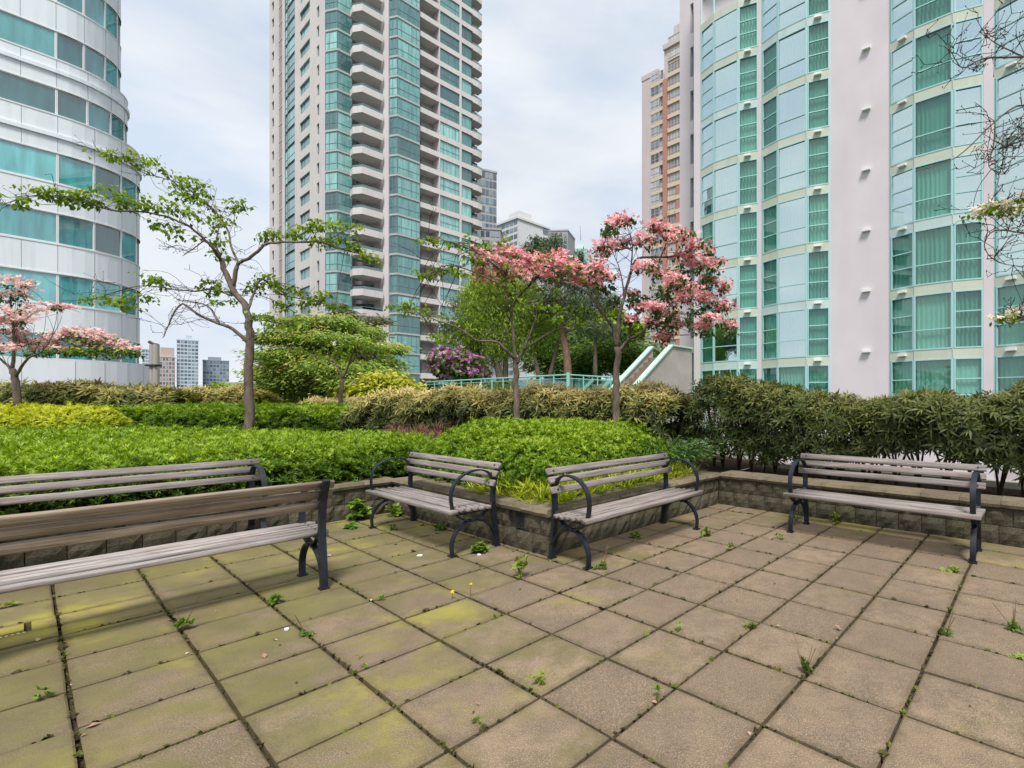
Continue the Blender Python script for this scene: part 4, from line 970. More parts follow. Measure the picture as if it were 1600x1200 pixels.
zb0, zt0 = at(0, 603, 17.)[2], at(0, 541, 18.6)[2]
def side_wall(o, thick, s_ext):
    mb = MB(); X = fS.X(); pr = [(sE - 1.2, -12), (s_ext, -12), (s_ext, zt0), (sT, zt0), (sE, zb0), (sE - 1.2, zb0 - .9)]
    a = [X @ Vector((s_, -o, z_)) for s_, z_ in pr]; b_ = [X @ Vector((s_, -o + thick, z_)) for s_, z_ in pr]; n = len(pr)
    mb.poly(a); mb.poly(b_[::-1])
    for i in range(n): mb.poly([a[i], b_[i], b_[(i+1) % n], a[(i+1) % n]])
    mb.build('side_wall', M['conc'], ST)
    cp = MB(); pc = [(sE - 1.2, zb0 - .9), (sE, zb0), (sT, zt0), (s_ext, zt0)]
    for (s0, z0), (s1, z1) in zip(pc[:-1], pc[1:]):
        c_ = [X @ Vector((s_, y_, z_ + dz)) for dz in (.004, .07) for (s_, z_) in ((s0, z0), (s1, z1)) for y_ in (-o - .06, -o + thick + .06)]
        for q in ((0,1,3,2), (4,6,7,5), (0,4,5,1), (2,3,7,6), (0,2,6,4), (1,5,7,3)): cp.poly([c_[i] for i in q])
    cp.build('cap', M['mint_cap'], ST)
side_wall(0., .12, sEnd); side_wall(-.95, .12, sT + .05)
mb = MB(); X = fS.X(); nst = 12
for i in range(nst):
    s0 = sE - 1.2 + (sT - sE + 1.2) * i / nst; s1 = sE - 1.2 + (sT - sE + 1.2) * (i + 1) / nst; z_ = zb0 - 1.3 + (zt0 - zb0 + .9) * (i + 1) / nst
    q = MB(); q.box(s0, s1 - .002, .125, .945, -4, z_, 0, X); q.build('step', M['ramp_brown'], ST)
# ================================================================== GROUND COVER
def poly_dist(P, poly):
    """signed distance to polygon edge, positive inside"""
    poly = np.asarray(poly, float); n = len(poly); d = np.full(len(P), 1e9); ins = np.zeros(len(P), bool)
    for i in range(n):
        a, b_ = poly[i], poly[(i+1) % n]; e = b_ - a; t_ = np.clip(((P - a) @ e) / (e @ e), 0, 1)
        d = np.minimum(d, np.linalg.norm(P - a - t_[:, None] * e, axis=1))
        c_ = ((a[1] > P[:, 1]) != (b_[1] > P[:, 1])) & (P[:, 0] < (b_[0]-a[0]) * (P[:, 1]-a[1]) / (b_[1]-a[1] + 1e-12) + a[0]); ins ^= c_
    return np.where(ins, d, -d)
def lumps(x, y, sc, seed):
    g = np.random.default_rng(seed); v = 0
    for k in range(6):
        a = g.uniform(0, 6.28); f = sc * g.uniform(.7, 2.2); v = v + np.sin(f * (x * math.cos(a) + y * math.sin(a)) + g.uniform(0, 6.28))
    return v / 6
def cover(name, label, cat, poly, hfun, wid, tpl, dens, size, m, tintf, group=None, up=.55, lump=.05, seed=1, core=True, kind='stuff', over=.06, layers=2):
    """a clipped or spreading mass of small leafy shoots over a rounded canopy"""
    poly = np.asarray(poly, float); lo, hi = poly.min(0) - .05, poly.max(0) + .05
    def Hf(x, y):
        d = poly_dist(np.c_[x, y], poly) + over; q = np.clip(d / wid, 0, 1); z0 = bed_xy(x, y)
        return z0 + hfun(x, y) * np.sqrt(np.clip(1 - (1 - q)**2.2, 0, 1)) + lump * lumps(x, y, 5, seed) * np.clip(d*4, 0, 1) + lump * .5 * lumps(x, y, 14, seed + 9) * np.clip(d*4, 0, 1), d
    area = float(np.prod(hi - lo)); n = int(dens * area * 3.2)
    x, y = rng.uniform(lo[0], hi[0], n), rng.uniform(lo[1], hi[1], n)
    z, d = Hf(x, y); e = .02
    gx = (Hf(x + e, y)[0] - z) / e; gy = (Hf(x, y + e)[0] - z) / e; sl = np.sqrt(1 + gx**2 + gy**2)
    near = np.clip(9.5 / np.hypot(x, y), .35, 1.35)
    keep = (d > 0) & (rng.uniform(0, 1, n) < np.clip(sl, 1, 4) / 3.2 * near) & (y > .8)
    x, y, z, gx, gy, d = x[keep], y[keep], z[keep], gx[keep], gy[keep], d[keep]
    nr = np.c_[-gx, -gy, np.ones(len(x))]; nr /= np.linalg.norm(nr, axis=1, keepdims=True)
    parts = []
    for lay in range(layers):
        dd = rng.uniform(.02, .05, len(x)) * (-1 if lay == 0 else 2.2 * lay)
        p = np.c_[x, y, z] - nr * dd[:, None] + rng.normal(0, .022, (len(x), 3)) + nr * (np.clip(rng.normal(0, .03, len(x)), 0, 1) * (lay == 0))[:, None]
        p[:, 2] = np.maximum(p[:, 2], bed_xy(x, y) + .01)
        nn = nr * (1 - up) + np.array([0, 0, up]) + rng.normal(0, .28, (len(x), 3))
        near_s = np.clip(np.hypot(x, y) / 7.5, .85, 1.35)
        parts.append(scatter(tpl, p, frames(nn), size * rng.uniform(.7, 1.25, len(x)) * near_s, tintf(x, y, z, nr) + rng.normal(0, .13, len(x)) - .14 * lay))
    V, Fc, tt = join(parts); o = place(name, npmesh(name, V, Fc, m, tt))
    tag(o, label, cat, group, kind)
    if core:                                                    # dark sheet under the shoots: twig tone with inner shade painted in
        g = max(.12, math.sqrt(area) / 60); nx, ny = int((hi[0]-lo[0])/g) + 2, int((hi[1]-lo[1])/g) + 2
        X, Y = np.meshgrid(np.linspace(lo[0], hi[0], nx), np.linspace(lo[1], hi[1], ny), indexing='ij')
        Z, D = Hf(X.ravel(), Y.ravel()); B = bed_xy(X.ravel(), Y.ravel()); Z = np.maximum(np.minimum(Z - .09, 3), B - .02); Z[D < .1] = B[D < .1] - .03
        idx = np.arange(nx*ny).reshape(nx, ny); Q = np.stack([idx[:-1,:-1], idx[1:,:-1], idx[1:,1:], idx[:-1,1:]], -1).reshape(-1, 4)
        Q = Q[(D[Q] > .0).all(1)]
        if len(Q): c_ = place('shaded_twig_core', npmesh('shaded_twig_core', np.c_[X.ravel(), Y.ravel(), Z], Q, M['cover_core'], smooth=True), o); c_['kind'] = 'stuff'
    return o
m = mat('shaded_cover_twigs', (.03,.04,.014), 1, .05); t, b = T(m); t.links.new(ramp(t, noise(t, wpos(t), 40, 5), [(.35, (.012,.016,.006)), (.6, (.035,.05,.014)), (.75, (.05,.04,.02))]), b.inputs['Base Color']); M['cover_core'] = m  # twig colours darkened to stand for shade inside the shrubs
SHOOT = whorl_tpl(10, .125, .8, .24, 3, .16); SHOOT2 = whorl_tpl(8, .20, .60, .25, 4)
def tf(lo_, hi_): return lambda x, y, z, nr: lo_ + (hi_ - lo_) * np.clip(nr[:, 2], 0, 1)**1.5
g1 = [ter(-6.6, -5.36)[:2], ter(.20, -5.36)[:2], ter(.55, -5.5)[:2], (-3.05, 7.25), (-3.45, 8.1), (-4.6, 8.75), (-9, 9.3), (-15.5, 9.1), (-14, 5)]
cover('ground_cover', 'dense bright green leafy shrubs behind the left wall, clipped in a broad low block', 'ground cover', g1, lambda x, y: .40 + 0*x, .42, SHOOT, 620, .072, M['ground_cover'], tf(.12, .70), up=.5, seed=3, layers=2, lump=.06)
g2 = [(-15.5, 10.2), (-11.0, 10.25), (-9, 10.05), (-6.1, 10.15), (-5.6, 10.9), (-6.2, 12.3), (-9, 12.9), (-16, 12.9)]
cover('ground_cover', 'second band of bright green shrubs running behind the front block, in front of the left hedge', 'ground cover', g2, lambda x, y: .44 + 0*x, .34, SHOOT, 300, .082, M['ground_cover'], tf(.15, .72), up=.45, seed=5)
g2b = [(-14.2, 9.5), (-12.8, 9.25), (-11.0, 9.35), (-10.4, 9.8), (-11.0, 10.3), (-13, 10.6), (-14.5, 10.3)]
cover('ground_cover', 'rounded yellow green mound of clipped shrub at the left edge', 'ground cover', g2b, lambda x, y: .56 + 0*x, .55, SHOOT, 420, .072, M['lime_cover'], tf(.4, .95), up=.45, seed=6)
g3 = [ter(.80, -2.62)[:2], ter(2.9, -2.75)[:2], ter(3.9, -3.1)[:2], ter(4.1, -4.3)[:2], ter(3.6, -5.6)[:2], ter(2.4, -6.1)[:2], ter(1.25, -5.9)[:2], ter(.86, -4.9)[:2]]
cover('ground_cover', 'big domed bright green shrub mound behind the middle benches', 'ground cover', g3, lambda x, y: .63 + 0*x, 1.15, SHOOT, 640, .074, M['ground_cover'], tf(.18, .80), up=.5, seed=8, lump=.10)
# loose bits between
g4 = [ter(.9, -6.2)[:2], ter(1.6, -6.3)[:2], ter(2.6, -6.4)[:2], ter(3.2, -8.3)[:2], ter(2.2, -8.8)[:2], ter(1.4, -7.4)[:2]]
cover('ground_cover', 'reddish brown dried heather patch between the green shrub blocks', 'ground cover', g4, lambda x, y: .34 + 0*x, .3, whorl_tpl(8, .05, 1.1, .25, 11), 160, .15, M['heather'], tf(.3, .7), seed=9, core=False)
GRASS = whorl_tpl(9, .035, 1.0, .3, 21)
g5 = [ter(.70, -2.32)[:2], ter(3.1, -2.36)[:2], ter(3.0, -2.9)[:2], ter(1.3, -2.9)[:2], ter(1.0, -3.4)[:2], ter(.72, -3.6)[:2]]
cover('grass', 'yellowish long grass and weeds along the wall cap under the domed shrub', 'grass', g5, lambda x, y: .07 + 0*x, .25, GRASS, 260, .20, M['lime_cover'], lambda x, y, z, nr: rng.uniform(.1, 1, len(x)), seed=12, core=False, layers=1)
# spreading fine-leaved shrub in the wall corner
def spray_shrub(name, label, c, R_, Hh, n, m, tpl, size, seed, zb, cat='shrub'):
    root = thing(name, label=label, cat=cat); g = np.random.default_rng(seed); parts = []; st = MB()
    for i in range(n):
        az = g.uniform(0, 6.28); L_ = R_ * g.uniform(.6, 1.1); up_ = Hh * g.uniform(.5, 1.1)
        P = [np.array([c[0], c[1], zb]) + np.array([math.cos(az)*L_*t_, math.sin(az)*L_*t_, up_ * (1.7*t_ - .9*t_*t_)]) for t_ in np.linspace(0, 1, 7)]
        if i % 4 == 0: st.tube(P, np.linspace(.008, .002, 7), 4)
        for j in range(2, 7):
            k = 5; pp = P[j] + g.normal(0, .03, (k, 3)); d = (P[j] - P[j-1])[None] + g.normal(0, .06, (k, 3))
            parts.append(scatter(tpl, pp, frames_dir(d, np.array([[0, 0, 1.]]) + g.normal(0, .4, (k, 3))), size * g.uniform(.7, 1.2, k), g.uniform(.1, .9, k)))
    leafobj('foliage', parts, m, root); st.build('stem', M['stem'], root); return root
spray_shrub('fine_leaved_shrub', 'feathery dark green shrub spilling over the wall corner at the end of a bench', ter(3.15, -2.85), .80, .52, 150, M['juniper'], NARROW, .085, 31, .40)
# ================================================================== HEDGES
WH_R = whorl_tpl(9, .105, .30, .30, 41, .12); WH_R2 = whorl_tpl(8, .10, .5, .28, 42, .12)
def hedge(name, label, path, hw, z0f, z1f, n, size, m, tintf, seed, bare=0., singles=0, stems=10, inner=.35):
    root = thing(name, tuple([path[0][0], path[0][1], 0]), label=label, cat='hedge'); root.location = (0, 0, 0)
    g = np.random.default_rng(seed); P = np.array(path, float); seg = np.linalg.norm(np.diff(P, axis=0), axis=1); cum = np.r_[0, np.cumsum(seg)]
    s = g.uniform(0, cum[-1], n); k = np.clip(np.searchsorted(cum, s) - 1, 0, len(seg) - 1); f = (s - cum[k]) / seg[k]
    c = P[k] + (P[k+1] - P[k]) * f[:, None]; d = (P[k+1] - P[k]) / seg[k][:, None]; nn = np.c_[d[:, 1], -d[:, 0]]
    z0, z1 = z0f(s / cum[-1]), z1f(s / cum[-1]); z0 = z0 + (z1 - z0) * (bare(s / cum[-1]) if callable(bare) else bare); mid, hh = (z0 + z1) / 2, (z1 - z0) / 2
    th = g.uniform(-.65, math.pi + .65, n); rad = np.where(g.uniform(0, 1, n) < inner, g.uniform(.45, .9, n), g.uniform(.88, 1.08, n))
    lump_ = 1 + .13 * np.sin(s * 3.7 + th * 2 + seed) + .08 * np.sin(s * 9.1 - th * 3)
    cx = np.sign(np.cos(th)) * np.abs(np.cos(th))**.7; cz = np.sign(np.sin(th)) * np.abs(np.sin(th))**.7
    hw_ = hw if not callable(hw) else hw(s / cum[-1])
    pos = np.c_[c + nn * (cx * hw_ * rad * lump_)[:, None], mid + cz * hh * rad * (1 + .05 * np.sin(s*6 + 1) + .04*np.sin(s*17))]
    pos += g.normal(0, .02, pos.shape)
    endf = np.clip(np.minimum(s, cum[-1] - s) / .35, 0, 1); pos[:, 2] = mid + (pos[:, 2] - mid) * (.75 + .25 * np.sqrt(endf))
    nr = np.c_[nn * cx[:, None], cz * .9 + .35] + g.normal(0, .3, (n, 3))
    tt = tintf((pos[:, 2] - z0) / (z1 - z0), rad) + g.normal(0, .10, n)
    sc = size * g.uniform(.7, 1.25, n); fr = frames(nr)
    dist = np.linalg.norm(pos - np.array([0, 0, 1.4]), axis=1) - (rad > .9) * .5
    order = np.argsort(dist)
    front = [i for i in order if rad[i] > .9 and cx[i] * 1 + cz[i] > .1][:singles]
    rest_ = np.ones(n, bool); rest_[front] = False
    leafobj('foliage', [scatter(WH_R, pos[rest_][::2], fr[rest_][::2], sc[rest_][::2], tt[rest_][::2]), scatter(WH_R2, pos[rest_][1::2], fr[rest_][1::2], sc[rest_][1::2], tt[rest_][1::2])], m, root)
    if singles:
        bins = {}
        for i in front:
            q = int(np.clip(tt[i], 0, .99) * 8)
            if q not in bins:
                tp = WH_R if q % 2 else WH_R2; bins[q] = npmesh('leaf_whorl', tp[0], tp[1], m, (q + .5) / 8 + tp[2])
            o = bpy.data.objects.new('leaf_whorl', bins[q]); COL.objects.link(o); o.parent = root
            o.matrix_local = Matrix.LocRotScale(Vector(pos[i]), Matrix(fr[i].tolist()).to_quaternion(), Vector((sc[i],) * 3))
    for i in range(stems):
        f_ = (i + g.uniform(.2, .8)) / stems; sd_ = f_ * cum[-1]; k_ = min(int(np.searchsorted(cum, sd_)) - 1, len(seg) - 1); k_ = max(k_, 0); b0_ = P[k_] + (P[k_+1] - P[k_]) * (sd_ - cum[k_]) / seg[k_]
        sm = MB(); zb = z0f(np.array([f_]))[0] - .05; zt = z1f(np.array([f_]))[0]
        for q in range(5):
            az = g.uniform(0, 6.28); r_ = g.uniform(.1, .36); 
            sm.tube(smooth_path([(b0_[0], b0_[1], zb), (b0_[0] + math.cos(az)*r_*.3, b0_[1] + math.sin(az)*r_*.3, zb + (zt-zb)*.3), (b0_[0] + math.cos(az)*r_*.8, b0_[1] + math.sin(az)*r_*.8, zb + (zt-zb)*.62), (b0_[0] + math.cos(az)*r_, b0_[1] + math.sin(az)*r_, zt - .15)], 2), np.linspace(.017, .005, 7), 5)
        sm.build('stem', M['stem'], root)
    return root
# tall dark hedge along the right wall
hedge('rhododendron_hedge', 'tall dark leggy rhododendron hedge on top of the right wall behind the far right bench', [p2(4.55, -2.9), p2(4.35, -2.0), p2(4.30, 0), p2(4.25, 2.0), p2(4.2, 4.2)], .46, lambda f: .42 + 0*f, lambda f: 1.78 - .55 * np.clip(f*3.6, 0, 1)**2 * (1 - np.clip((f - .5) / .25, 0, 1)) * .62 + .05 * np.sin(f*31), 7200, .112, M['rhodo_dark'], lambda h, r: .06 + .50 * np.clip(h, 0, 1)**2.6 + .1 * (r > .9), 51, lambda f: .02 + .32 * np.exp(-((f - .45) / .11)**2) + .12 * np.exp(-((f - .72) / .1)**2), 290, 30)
# mid hedge across the picture
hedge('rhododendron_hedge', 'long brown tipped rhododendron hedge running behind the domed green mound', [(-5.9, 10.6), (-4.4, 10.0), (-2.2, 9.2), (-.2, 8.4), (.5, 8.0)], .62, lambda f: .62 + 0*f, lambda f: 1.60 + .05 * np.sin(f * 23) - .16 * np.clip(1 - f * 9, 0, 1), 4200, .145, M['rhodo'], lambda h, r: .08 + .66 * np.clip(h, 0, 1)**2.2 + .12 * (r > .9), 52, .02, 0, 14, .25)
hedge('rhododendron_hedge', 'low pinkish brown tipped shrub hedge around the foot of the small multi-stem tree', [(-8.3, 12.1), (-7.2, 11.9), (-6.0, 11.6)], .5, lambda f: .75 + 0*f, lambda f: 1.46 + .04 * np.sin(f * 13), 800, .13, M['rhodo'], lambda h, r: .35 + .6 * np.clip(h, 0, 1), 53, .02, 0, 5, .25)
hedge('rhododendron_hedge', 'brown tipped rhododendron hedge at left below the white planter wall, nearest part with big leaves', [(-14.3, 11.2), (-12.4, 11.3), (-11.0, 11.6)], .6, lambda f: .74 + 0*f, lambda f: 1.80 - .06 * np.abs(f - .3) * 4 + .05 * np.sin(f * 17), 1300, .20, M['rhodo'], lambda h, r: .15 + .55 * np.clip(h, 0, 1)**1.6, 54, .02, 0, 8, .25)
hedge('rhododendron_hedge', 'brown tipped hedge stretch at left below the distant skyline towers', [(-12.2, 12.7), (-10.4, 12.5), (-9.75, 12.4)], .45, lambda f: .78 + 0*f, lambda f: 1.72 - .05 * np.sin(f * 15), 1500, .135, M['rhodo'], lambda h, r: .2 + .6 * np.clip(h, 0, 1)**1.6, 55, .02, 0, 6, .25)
hedge('barberry_shrub', 'small reddish shrub at the very left edge in front of the white planter wall', [(-15.6, 11.2), (-14.6, 11.3)], .35, lambda f: .74 + 0*f, lambda f: 1.5 + 0*f, 260, .12, M['heather'], lambda h, r: .4 + .3 * h, 56, .02, 0, 3)['category'] = 'shrub'
# ================================================================== TREES
def tree(name, label, Y, branches, clusters, blooms=(), m_leaf=None, m_bloom=None, leaf=.085, bloom=.075, per=70, bper=60, seed=1, group=None, bare=0, dep=1.0, flat=.8, twigl=.28, mb_=None, cat='tree', droop=.35):
    """branches: [ [(px, py, dY) ...], r0, r1 ] traced limbs; clusters: (px, py, rx, ry[, dY]) leaf layers"""
    root = thing(name, label=label, cat=cat, group=group); g = np.random.default_rng(seed); tr = MB(); pts = []
    for i, (pl, r0, r1) in enumerate(branches):
        P = smooth_path([at(q[0], q[1], Y + (q[2] if len(q) > 2 else 0)) for q in pl], 4); n = len(P)
        P = [p + g.normal(0, r0 * .12, 3) * (0 < j < n - 1) for j, p in enumerate(P)]
        rr = np.linspace(r0, r1, n)
        if i == 0: rr[0] *= 1.45; rr[1] *= 1.12
        tr.tube(P, rr, 9 if r0 > .03 else 6); pts += [(p, r_) for p, r_ in zip(P, rr)]
    tr.build('trunk', mb_ or M['bark'], root, True)
    BP = np.array([p for p, _ in pts]); tw = MB(); lp, bp = [], []
    def near_branch(c):
        d = np.linalg.norm(BP - c, axis=1); o_ = np.argsort(d)[:14]; return BP[o_[g.integers(0, len(o_))]]
    def twig_to(c, r=.0045):
        b_ = near_branch(c); mid = (b_ + c) / 2 + g.normal(0, .05, 3) + np.array([0, 0, .03]); tw.tube(smooth_path([b_, mid, c], 3), np.linspace(r, .0025, 7), 4, cap=False)
    for isb, cl in ((False, clusters), (True, blooms)):
        for q in cl:
            px_, py_, rx, ry = q[:4]; dy = q[4] if len(q) > 4 else g.uniform(-.5, .5) * dep
            c = at(px_, py_, Y + dy); sc = (Y + dy) / F; Rx, Rz = rx * sc, ry * sc; Ry = max(.2, Rx * .75)
            sub = max(3, int(4 * Rx * Ry / .12))
            for _ in range(min(sub, 4)): twig_to(c + g.normal(0, .5, 3) * np.array([Rx, Ry, Rz]))
            n = int(per * max(.35, Rx * Ry / .09) * (1 if not isb else .62))
            th = g.uniform(0, 6.28, n); rr = np.sqrt(g.uniform(0, 1, n)); lz = g.uniform(-1, 1, n) * np.sqrt(np.clip(1 - rr**2 * .7, 0, 1))
            # clump into small tufts for gaps
            nt_ = max(3, n // 7); tid = g.integers(0, nt_, n); tc_ = np.c_[np.cos(th[:nt_]) * rr[:nt_] * Rx, np.sin(th[:nt_]) * rr[:nt_] * Ry, lz[:nt_] * Rz]
            pos = c + tc_[tid] + g.normal(0, leaf * .55, (n, 3)) * np.array([1, 1, .6])
            az = g.uniform(0, 6.28, n); el = g.uniform(-.9, .35, n) - droop; d = np.c_[np.cos(az) * np.cos(el), np.sin(az) * np.cos(el), np.sin(el)]
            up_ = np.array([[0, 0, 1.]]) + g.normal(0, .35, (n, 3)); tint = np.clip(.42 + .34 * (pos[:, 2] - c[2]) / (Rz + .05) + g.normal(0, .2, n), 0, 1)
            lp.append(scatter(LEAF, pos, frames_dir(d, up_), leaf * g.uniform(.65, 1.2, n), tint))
            if isb:
                nb = int(bper * max(.3, Rx * max(Rz, .08) / .045)); th = g.uniform(0, 6.28, nb); rr = np.sqrt(g.uniform(0, 1, nb))
                up2 = np.sqrt(np.clip(1 - rr**2, 0, 1)); nt_ = max(3, nb // 5); tid = g.integers(0, nt_, nb)
                tcx = np.c_[np.cos(th[:nt_])*rr[:nt_]*Rx, np.sin(th[:nt_])*rr[:nt_]*Ry, up2[:nt_]*Rz * g.uniform(-.35, 1.0, nt_) + .01]
                pos = c + tcx[tid] + g.normal(0, bloom * .75, (nb, 3)) * np.array([1, 1, .5])
                nr = np.c_[np.cos(th)*rr*.7, np.sin(th)*rr*.7 - .35, np.ones(nb)*.8] + g.normal(0, .35, (nb, 3))
                bp.append(scatter(FLOWER, pos, frames(nr), bloom * .6 * g.uniform(.7, 1.2, nb), g.uniform(0, 1, nb)))
    for _ in range(bare):                                         # bare twiggy ends
        i = g.integers(len(pts) // 3, len(pts)); p, r_ = pts[i]
        if r_ > .035: continue
        d = g.normal(0, 1, 3); d[2] = abs(d[2]) * .5 - .1; d /= np.linalg.norm(d); q = p; 
        for s_ in range(4):
            q2 = q + (d + g.normal(0, .45, 3)) * twigl * .4; tw.tube([q, q2], [.0045, .003], 3, cap=False)
            if g.uniform() < .7: q3 = q2 + (d + g.normal(0, .8, 3)) * twigl * .25; tw.tube([q2, q3], [.003, .002], 3, cap=False); tw.tube([q3, q3 + np.array([0, 0, .012])], .006, 4)
            q = q2
    if tw.v: k_ = tw.build('twigs', M['twig'], root); k_['kind'] = 'stuff'
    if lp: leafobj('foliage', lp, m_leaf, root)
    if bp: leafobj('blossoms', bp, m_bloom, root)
    return root
# tall leafy dogwood on the left
tree('dogwood_tree', 'tall multi-branched dogwood with bright green layered leaves and no flowers, rising from the clipped shrubs', 9.3,
  [([(389,690),(389,640),(389,585),(391,534),(389,506),(383,480),(364,452),(351,423),(345,405)], .082, .040),
   ([(364,450),(369,423),(373,411),(388,404),(407,389),(416,381),(450,378),(502,379),(527,388,.2),(550,393,.4),(580,402,.5)], .038, .006),
   ([(345,407),(335,390,-.2),(321,376,-.3),(296,354,-.4),(280,347,-.5),(258,338,-.6),(215,330,-.8),(175,329,-.9),(120,312,-1.),(60,305,-1.1),(8,318,-1.2)], .028, .005),
   ([(345,405),(338,380,.1),(345,345,.2)], .022, .008),
   ([(373,411),(361,385,.2),(356,360,.3),(340,335,.4),(324,319,.4),(283,288,.5),(250,277,.6),(220,268,.7),(190,247,.7),(160,240,.8)], .019, .004),
   ([(389,537),(365,515,-.1),(343,506,-.2),(312,493,-.3),(285,475,-.4),(270,492,-.5),(262,512,-.5),(254,528,-.6)], .034, .005),
   ([(343,506,-.2),(327,480,-.1),(305,472,0),(280,470,.1)], .020, .006),
   ([(362,462),(334,452,.2),(305,455,.3),(270,452,.4),(215,447,.5),(150,466,.6),(122,470,.7)], .020, .004),
   ([(388,482),(397,458,.3),(410,436,.5),(440,460,.7),(480,468,.8),(520,478,.8)], .024, .006),
   ([(390,500),(410,500,-.3),(440,505,-.4),(470,500,-.5)], .016, .005),
   ([(320,375,-.3),(300,390,-.3),(285,400,-.4)], .012, .004)],
  [(18,312,22,8,-1.2),(60,300,24,9,-1.1),(85,300,20,10,-1),(118,306,30,14,-1),(150,310,25,14,-.9),(180,303,28,16,-.8),(205,315,22,12,-.8),(240,318,22,12,-.7),(262,325,15,9,-.6),
   (165,243,14,6,.8),(190,240,16,9,.7),(215,250,18,11,.7),(238,262,22,12,.6),(285,284,30,15,.5),(305,298,26,13,.5),(275,305,16,12,.4),(318,318,14,10,.4),(300,335,24,12,-.4),(335,350,18,11,.3),(250,345,16,9,-.6),(268,362,16,8,-.6),(330,372,16,9,-.1),(365,322,12,8,.5),(350,345,12,7,.4),(378,318,9,5,.5),
   (413,365,14,8,.2),(435,368,18,10),(455,360,20,10),(478,360,22,13),(500,350,20,10),(520,356,24,13,.3),(505,378,18,9,.2),(535,375,20,10,.4),(552,388,14,7,.4),(572,398,15,8,.5),(548,352,12,8,.4),(583,405,8,5,.5),
   (405,445,14,8,.5),(395,455,12,7,.4),(430,448,22,11,.6),(455,455,22,11,.7),(478,470,24,12,.8),(505,466,20,10,.8),(522,478,12,6,.8),(450,478,18,9,.6),(415,430,9,6,.5),(412,492,20,8,-.3),(440,500,24,10,-.4),(465,510,16,8,-.5),(425,512,14,7,-.4),
   (155,467,16,6,.6),(185,470,16,7,.6),(235,432,16,9,.3),(250,440,14,7,.3),(195,478,12,6,.6),(220,462,15,5,.5),(322,452,12,6,.2),(345,450,10,7,.1),(350,470,8,5,0),(350,400,8,5,.2),(335,440,9,5,.2)],
  m_leaf=M['dogwood'], leaf=.095, per=125, seed=61, bare=110)
tree('dogwood_tree', 'pale pink flowering dogwood at the left edge in front of the white office wall', 10.2,
  [([(28,660),(27,622),(23,590),(19,577)], .065, .05), ([(19,577),(22,550),(21,513),(17,473),(18,450)], .032, .01), ([(24,588),(43,561,-.2),(67,548,-.3),(85,520,-.2)], .026, .008), ([(21,582),(10,570,.2),(-6,555,.3),(-20,540,.3)], .028, .01), ([(22,540),(32,510,.3),(51,490,.4),(69,484,.5),(100,484,.5)], .020, .006)],
  [(5,470,20,8),(25,472,18,7)],
  [(15,441,22,9),(40,449,16,8),(20,462,20,8),(18,490,26,10),(50,484,13,6),(80,477,17,8),(102,482,15,7),(8,506,22,11),(36,500,15,8),(15,522,24,10),(32,536,24,9),(48,544,12,6),(8,545,18,8),(-15,500,20,14),(-15,535,20,14),(-12,460,18,12)],
  m_leaf=M['dogwood_dark'], m_bloom=M['pale_pink'], leaf=.085, bloom=.082, per=60, bper=130, seed=62)
tree('dogwood_tree', 'small multi-stem dogwood with a flat leafy top standing in the low brown hedge', 11.3,
  [([(528,652),(532,620),(535,592)], .055, .04), ([(535,592),(528,575),(520,562,.2),(508,555,.3)], .028, .008), ([(535,592),(545,570),(551,552,-.2),(556,543,-.3)], .028, .008), ([(545,570),(562,556,-.3),(590,550,-.4)], .016, .006), ([(528,575),(510,562,.3),(482,552,.4)], .014, .005)],
  [(478,547,18,6),(505,549,22,8),(528,540,18,8),(552,532,18,8),(575,541,20,8),(598,545,18,7),(610,556,12,5),(520,560,16,6),(588,555,14,6),(560,548,16,6),(498,560,12,5),(540,552,14,6),(600,566,12,4)], [(565,530,6,3),(596,541,6,3),(532,540,5,3)],
  m_leaf=M['dogwood'], m_bloom=M['cream'], leaf=.085, bloom=.06, per=75, bper=14, seed=63)
tree('dogwood_tree', 'pink flowering dogwood with forked pale trunk rising from the middle of the domed mound', 8.0,
  [([(808,672),(808,640),(806,610),(806,585),(805,561)], .056, .042), ([(806,570),(802,523),(799,495),(806,470,.1),(825,448,.2),(838,425,.3),(848,410,.4)], .026, .008), ([(805,561),(790,547,-.2),(775,534,-.3),(746,532,-.5),(719,514,-.6),(696,505,-.7),(650,490,-.8),(622,484,-.9)], .026, .005), ([(808,568),(813,555),(820,543),(826,527),(838,495),(836,478)], .030, .008), ([(818,547),(854,523,-.3),(876,513,-.4),(906,505,-.5)], .018, .005), ([(799,495),(792,470,-.2),(790,440,-.2),(780,420,-.2)], .018, .006), ([(792,450,-.2),(740,425,-.4),(697,415,-.6),(664,432,-.7)], .012, .005), ([(780,420,-.2),(745,395,-.3),(705,378,-.5),(664,373,-.6)], .012, .004)],
  [(664,373,14,7),(682,377,16,8),(704,380,12,7),(732,379,16,7),(752,386,16,9),(770,383,18,8),(790,378,10,8),(740,403,16,9),(693,415,15,9),(705,422,16,8),(688,430,15,7),(664,432,16,6),(722,426,12,9),(620,483,16,7),(640,478,14,8),(657,487,14,7),(678,492,18,8),(700,500,16,8),(718,503,14,7),(723,515,10,6),(683,528,16,6),(700,530,14,6),(716,525,14,6),
   (770,450,24,11),(800,448,22,10),(850,455,26,12),(825,478,22,10),(862,478,22,10),(780,475,18,9),(890,485,22,9),(905,500,16,7),(760,500,14,8),(875,500,14,6),(845,495,12,6)],
  [(748,400,13,7),(766,410,22,11),(790,396,18,9),(797,418,22,9),(820,405,22,11),(840,420,22,10),(862,408,22,11),(885,418,20,10),(905,423,20,9),(926,428,16,8),(760,438,16,7),(782,430,18,7),(815,432,18,7),(848,430,14,7),(905,440,12,5),(925,445,14,6),(752,425,10,6),(800,395,16,9),(880,402,10,7)],
  m_leaf=M['dogwood'], m_bloom=M['pink'], leaf=.078, bloom=.070, per=120, bper=240, seed=64, bare=20)
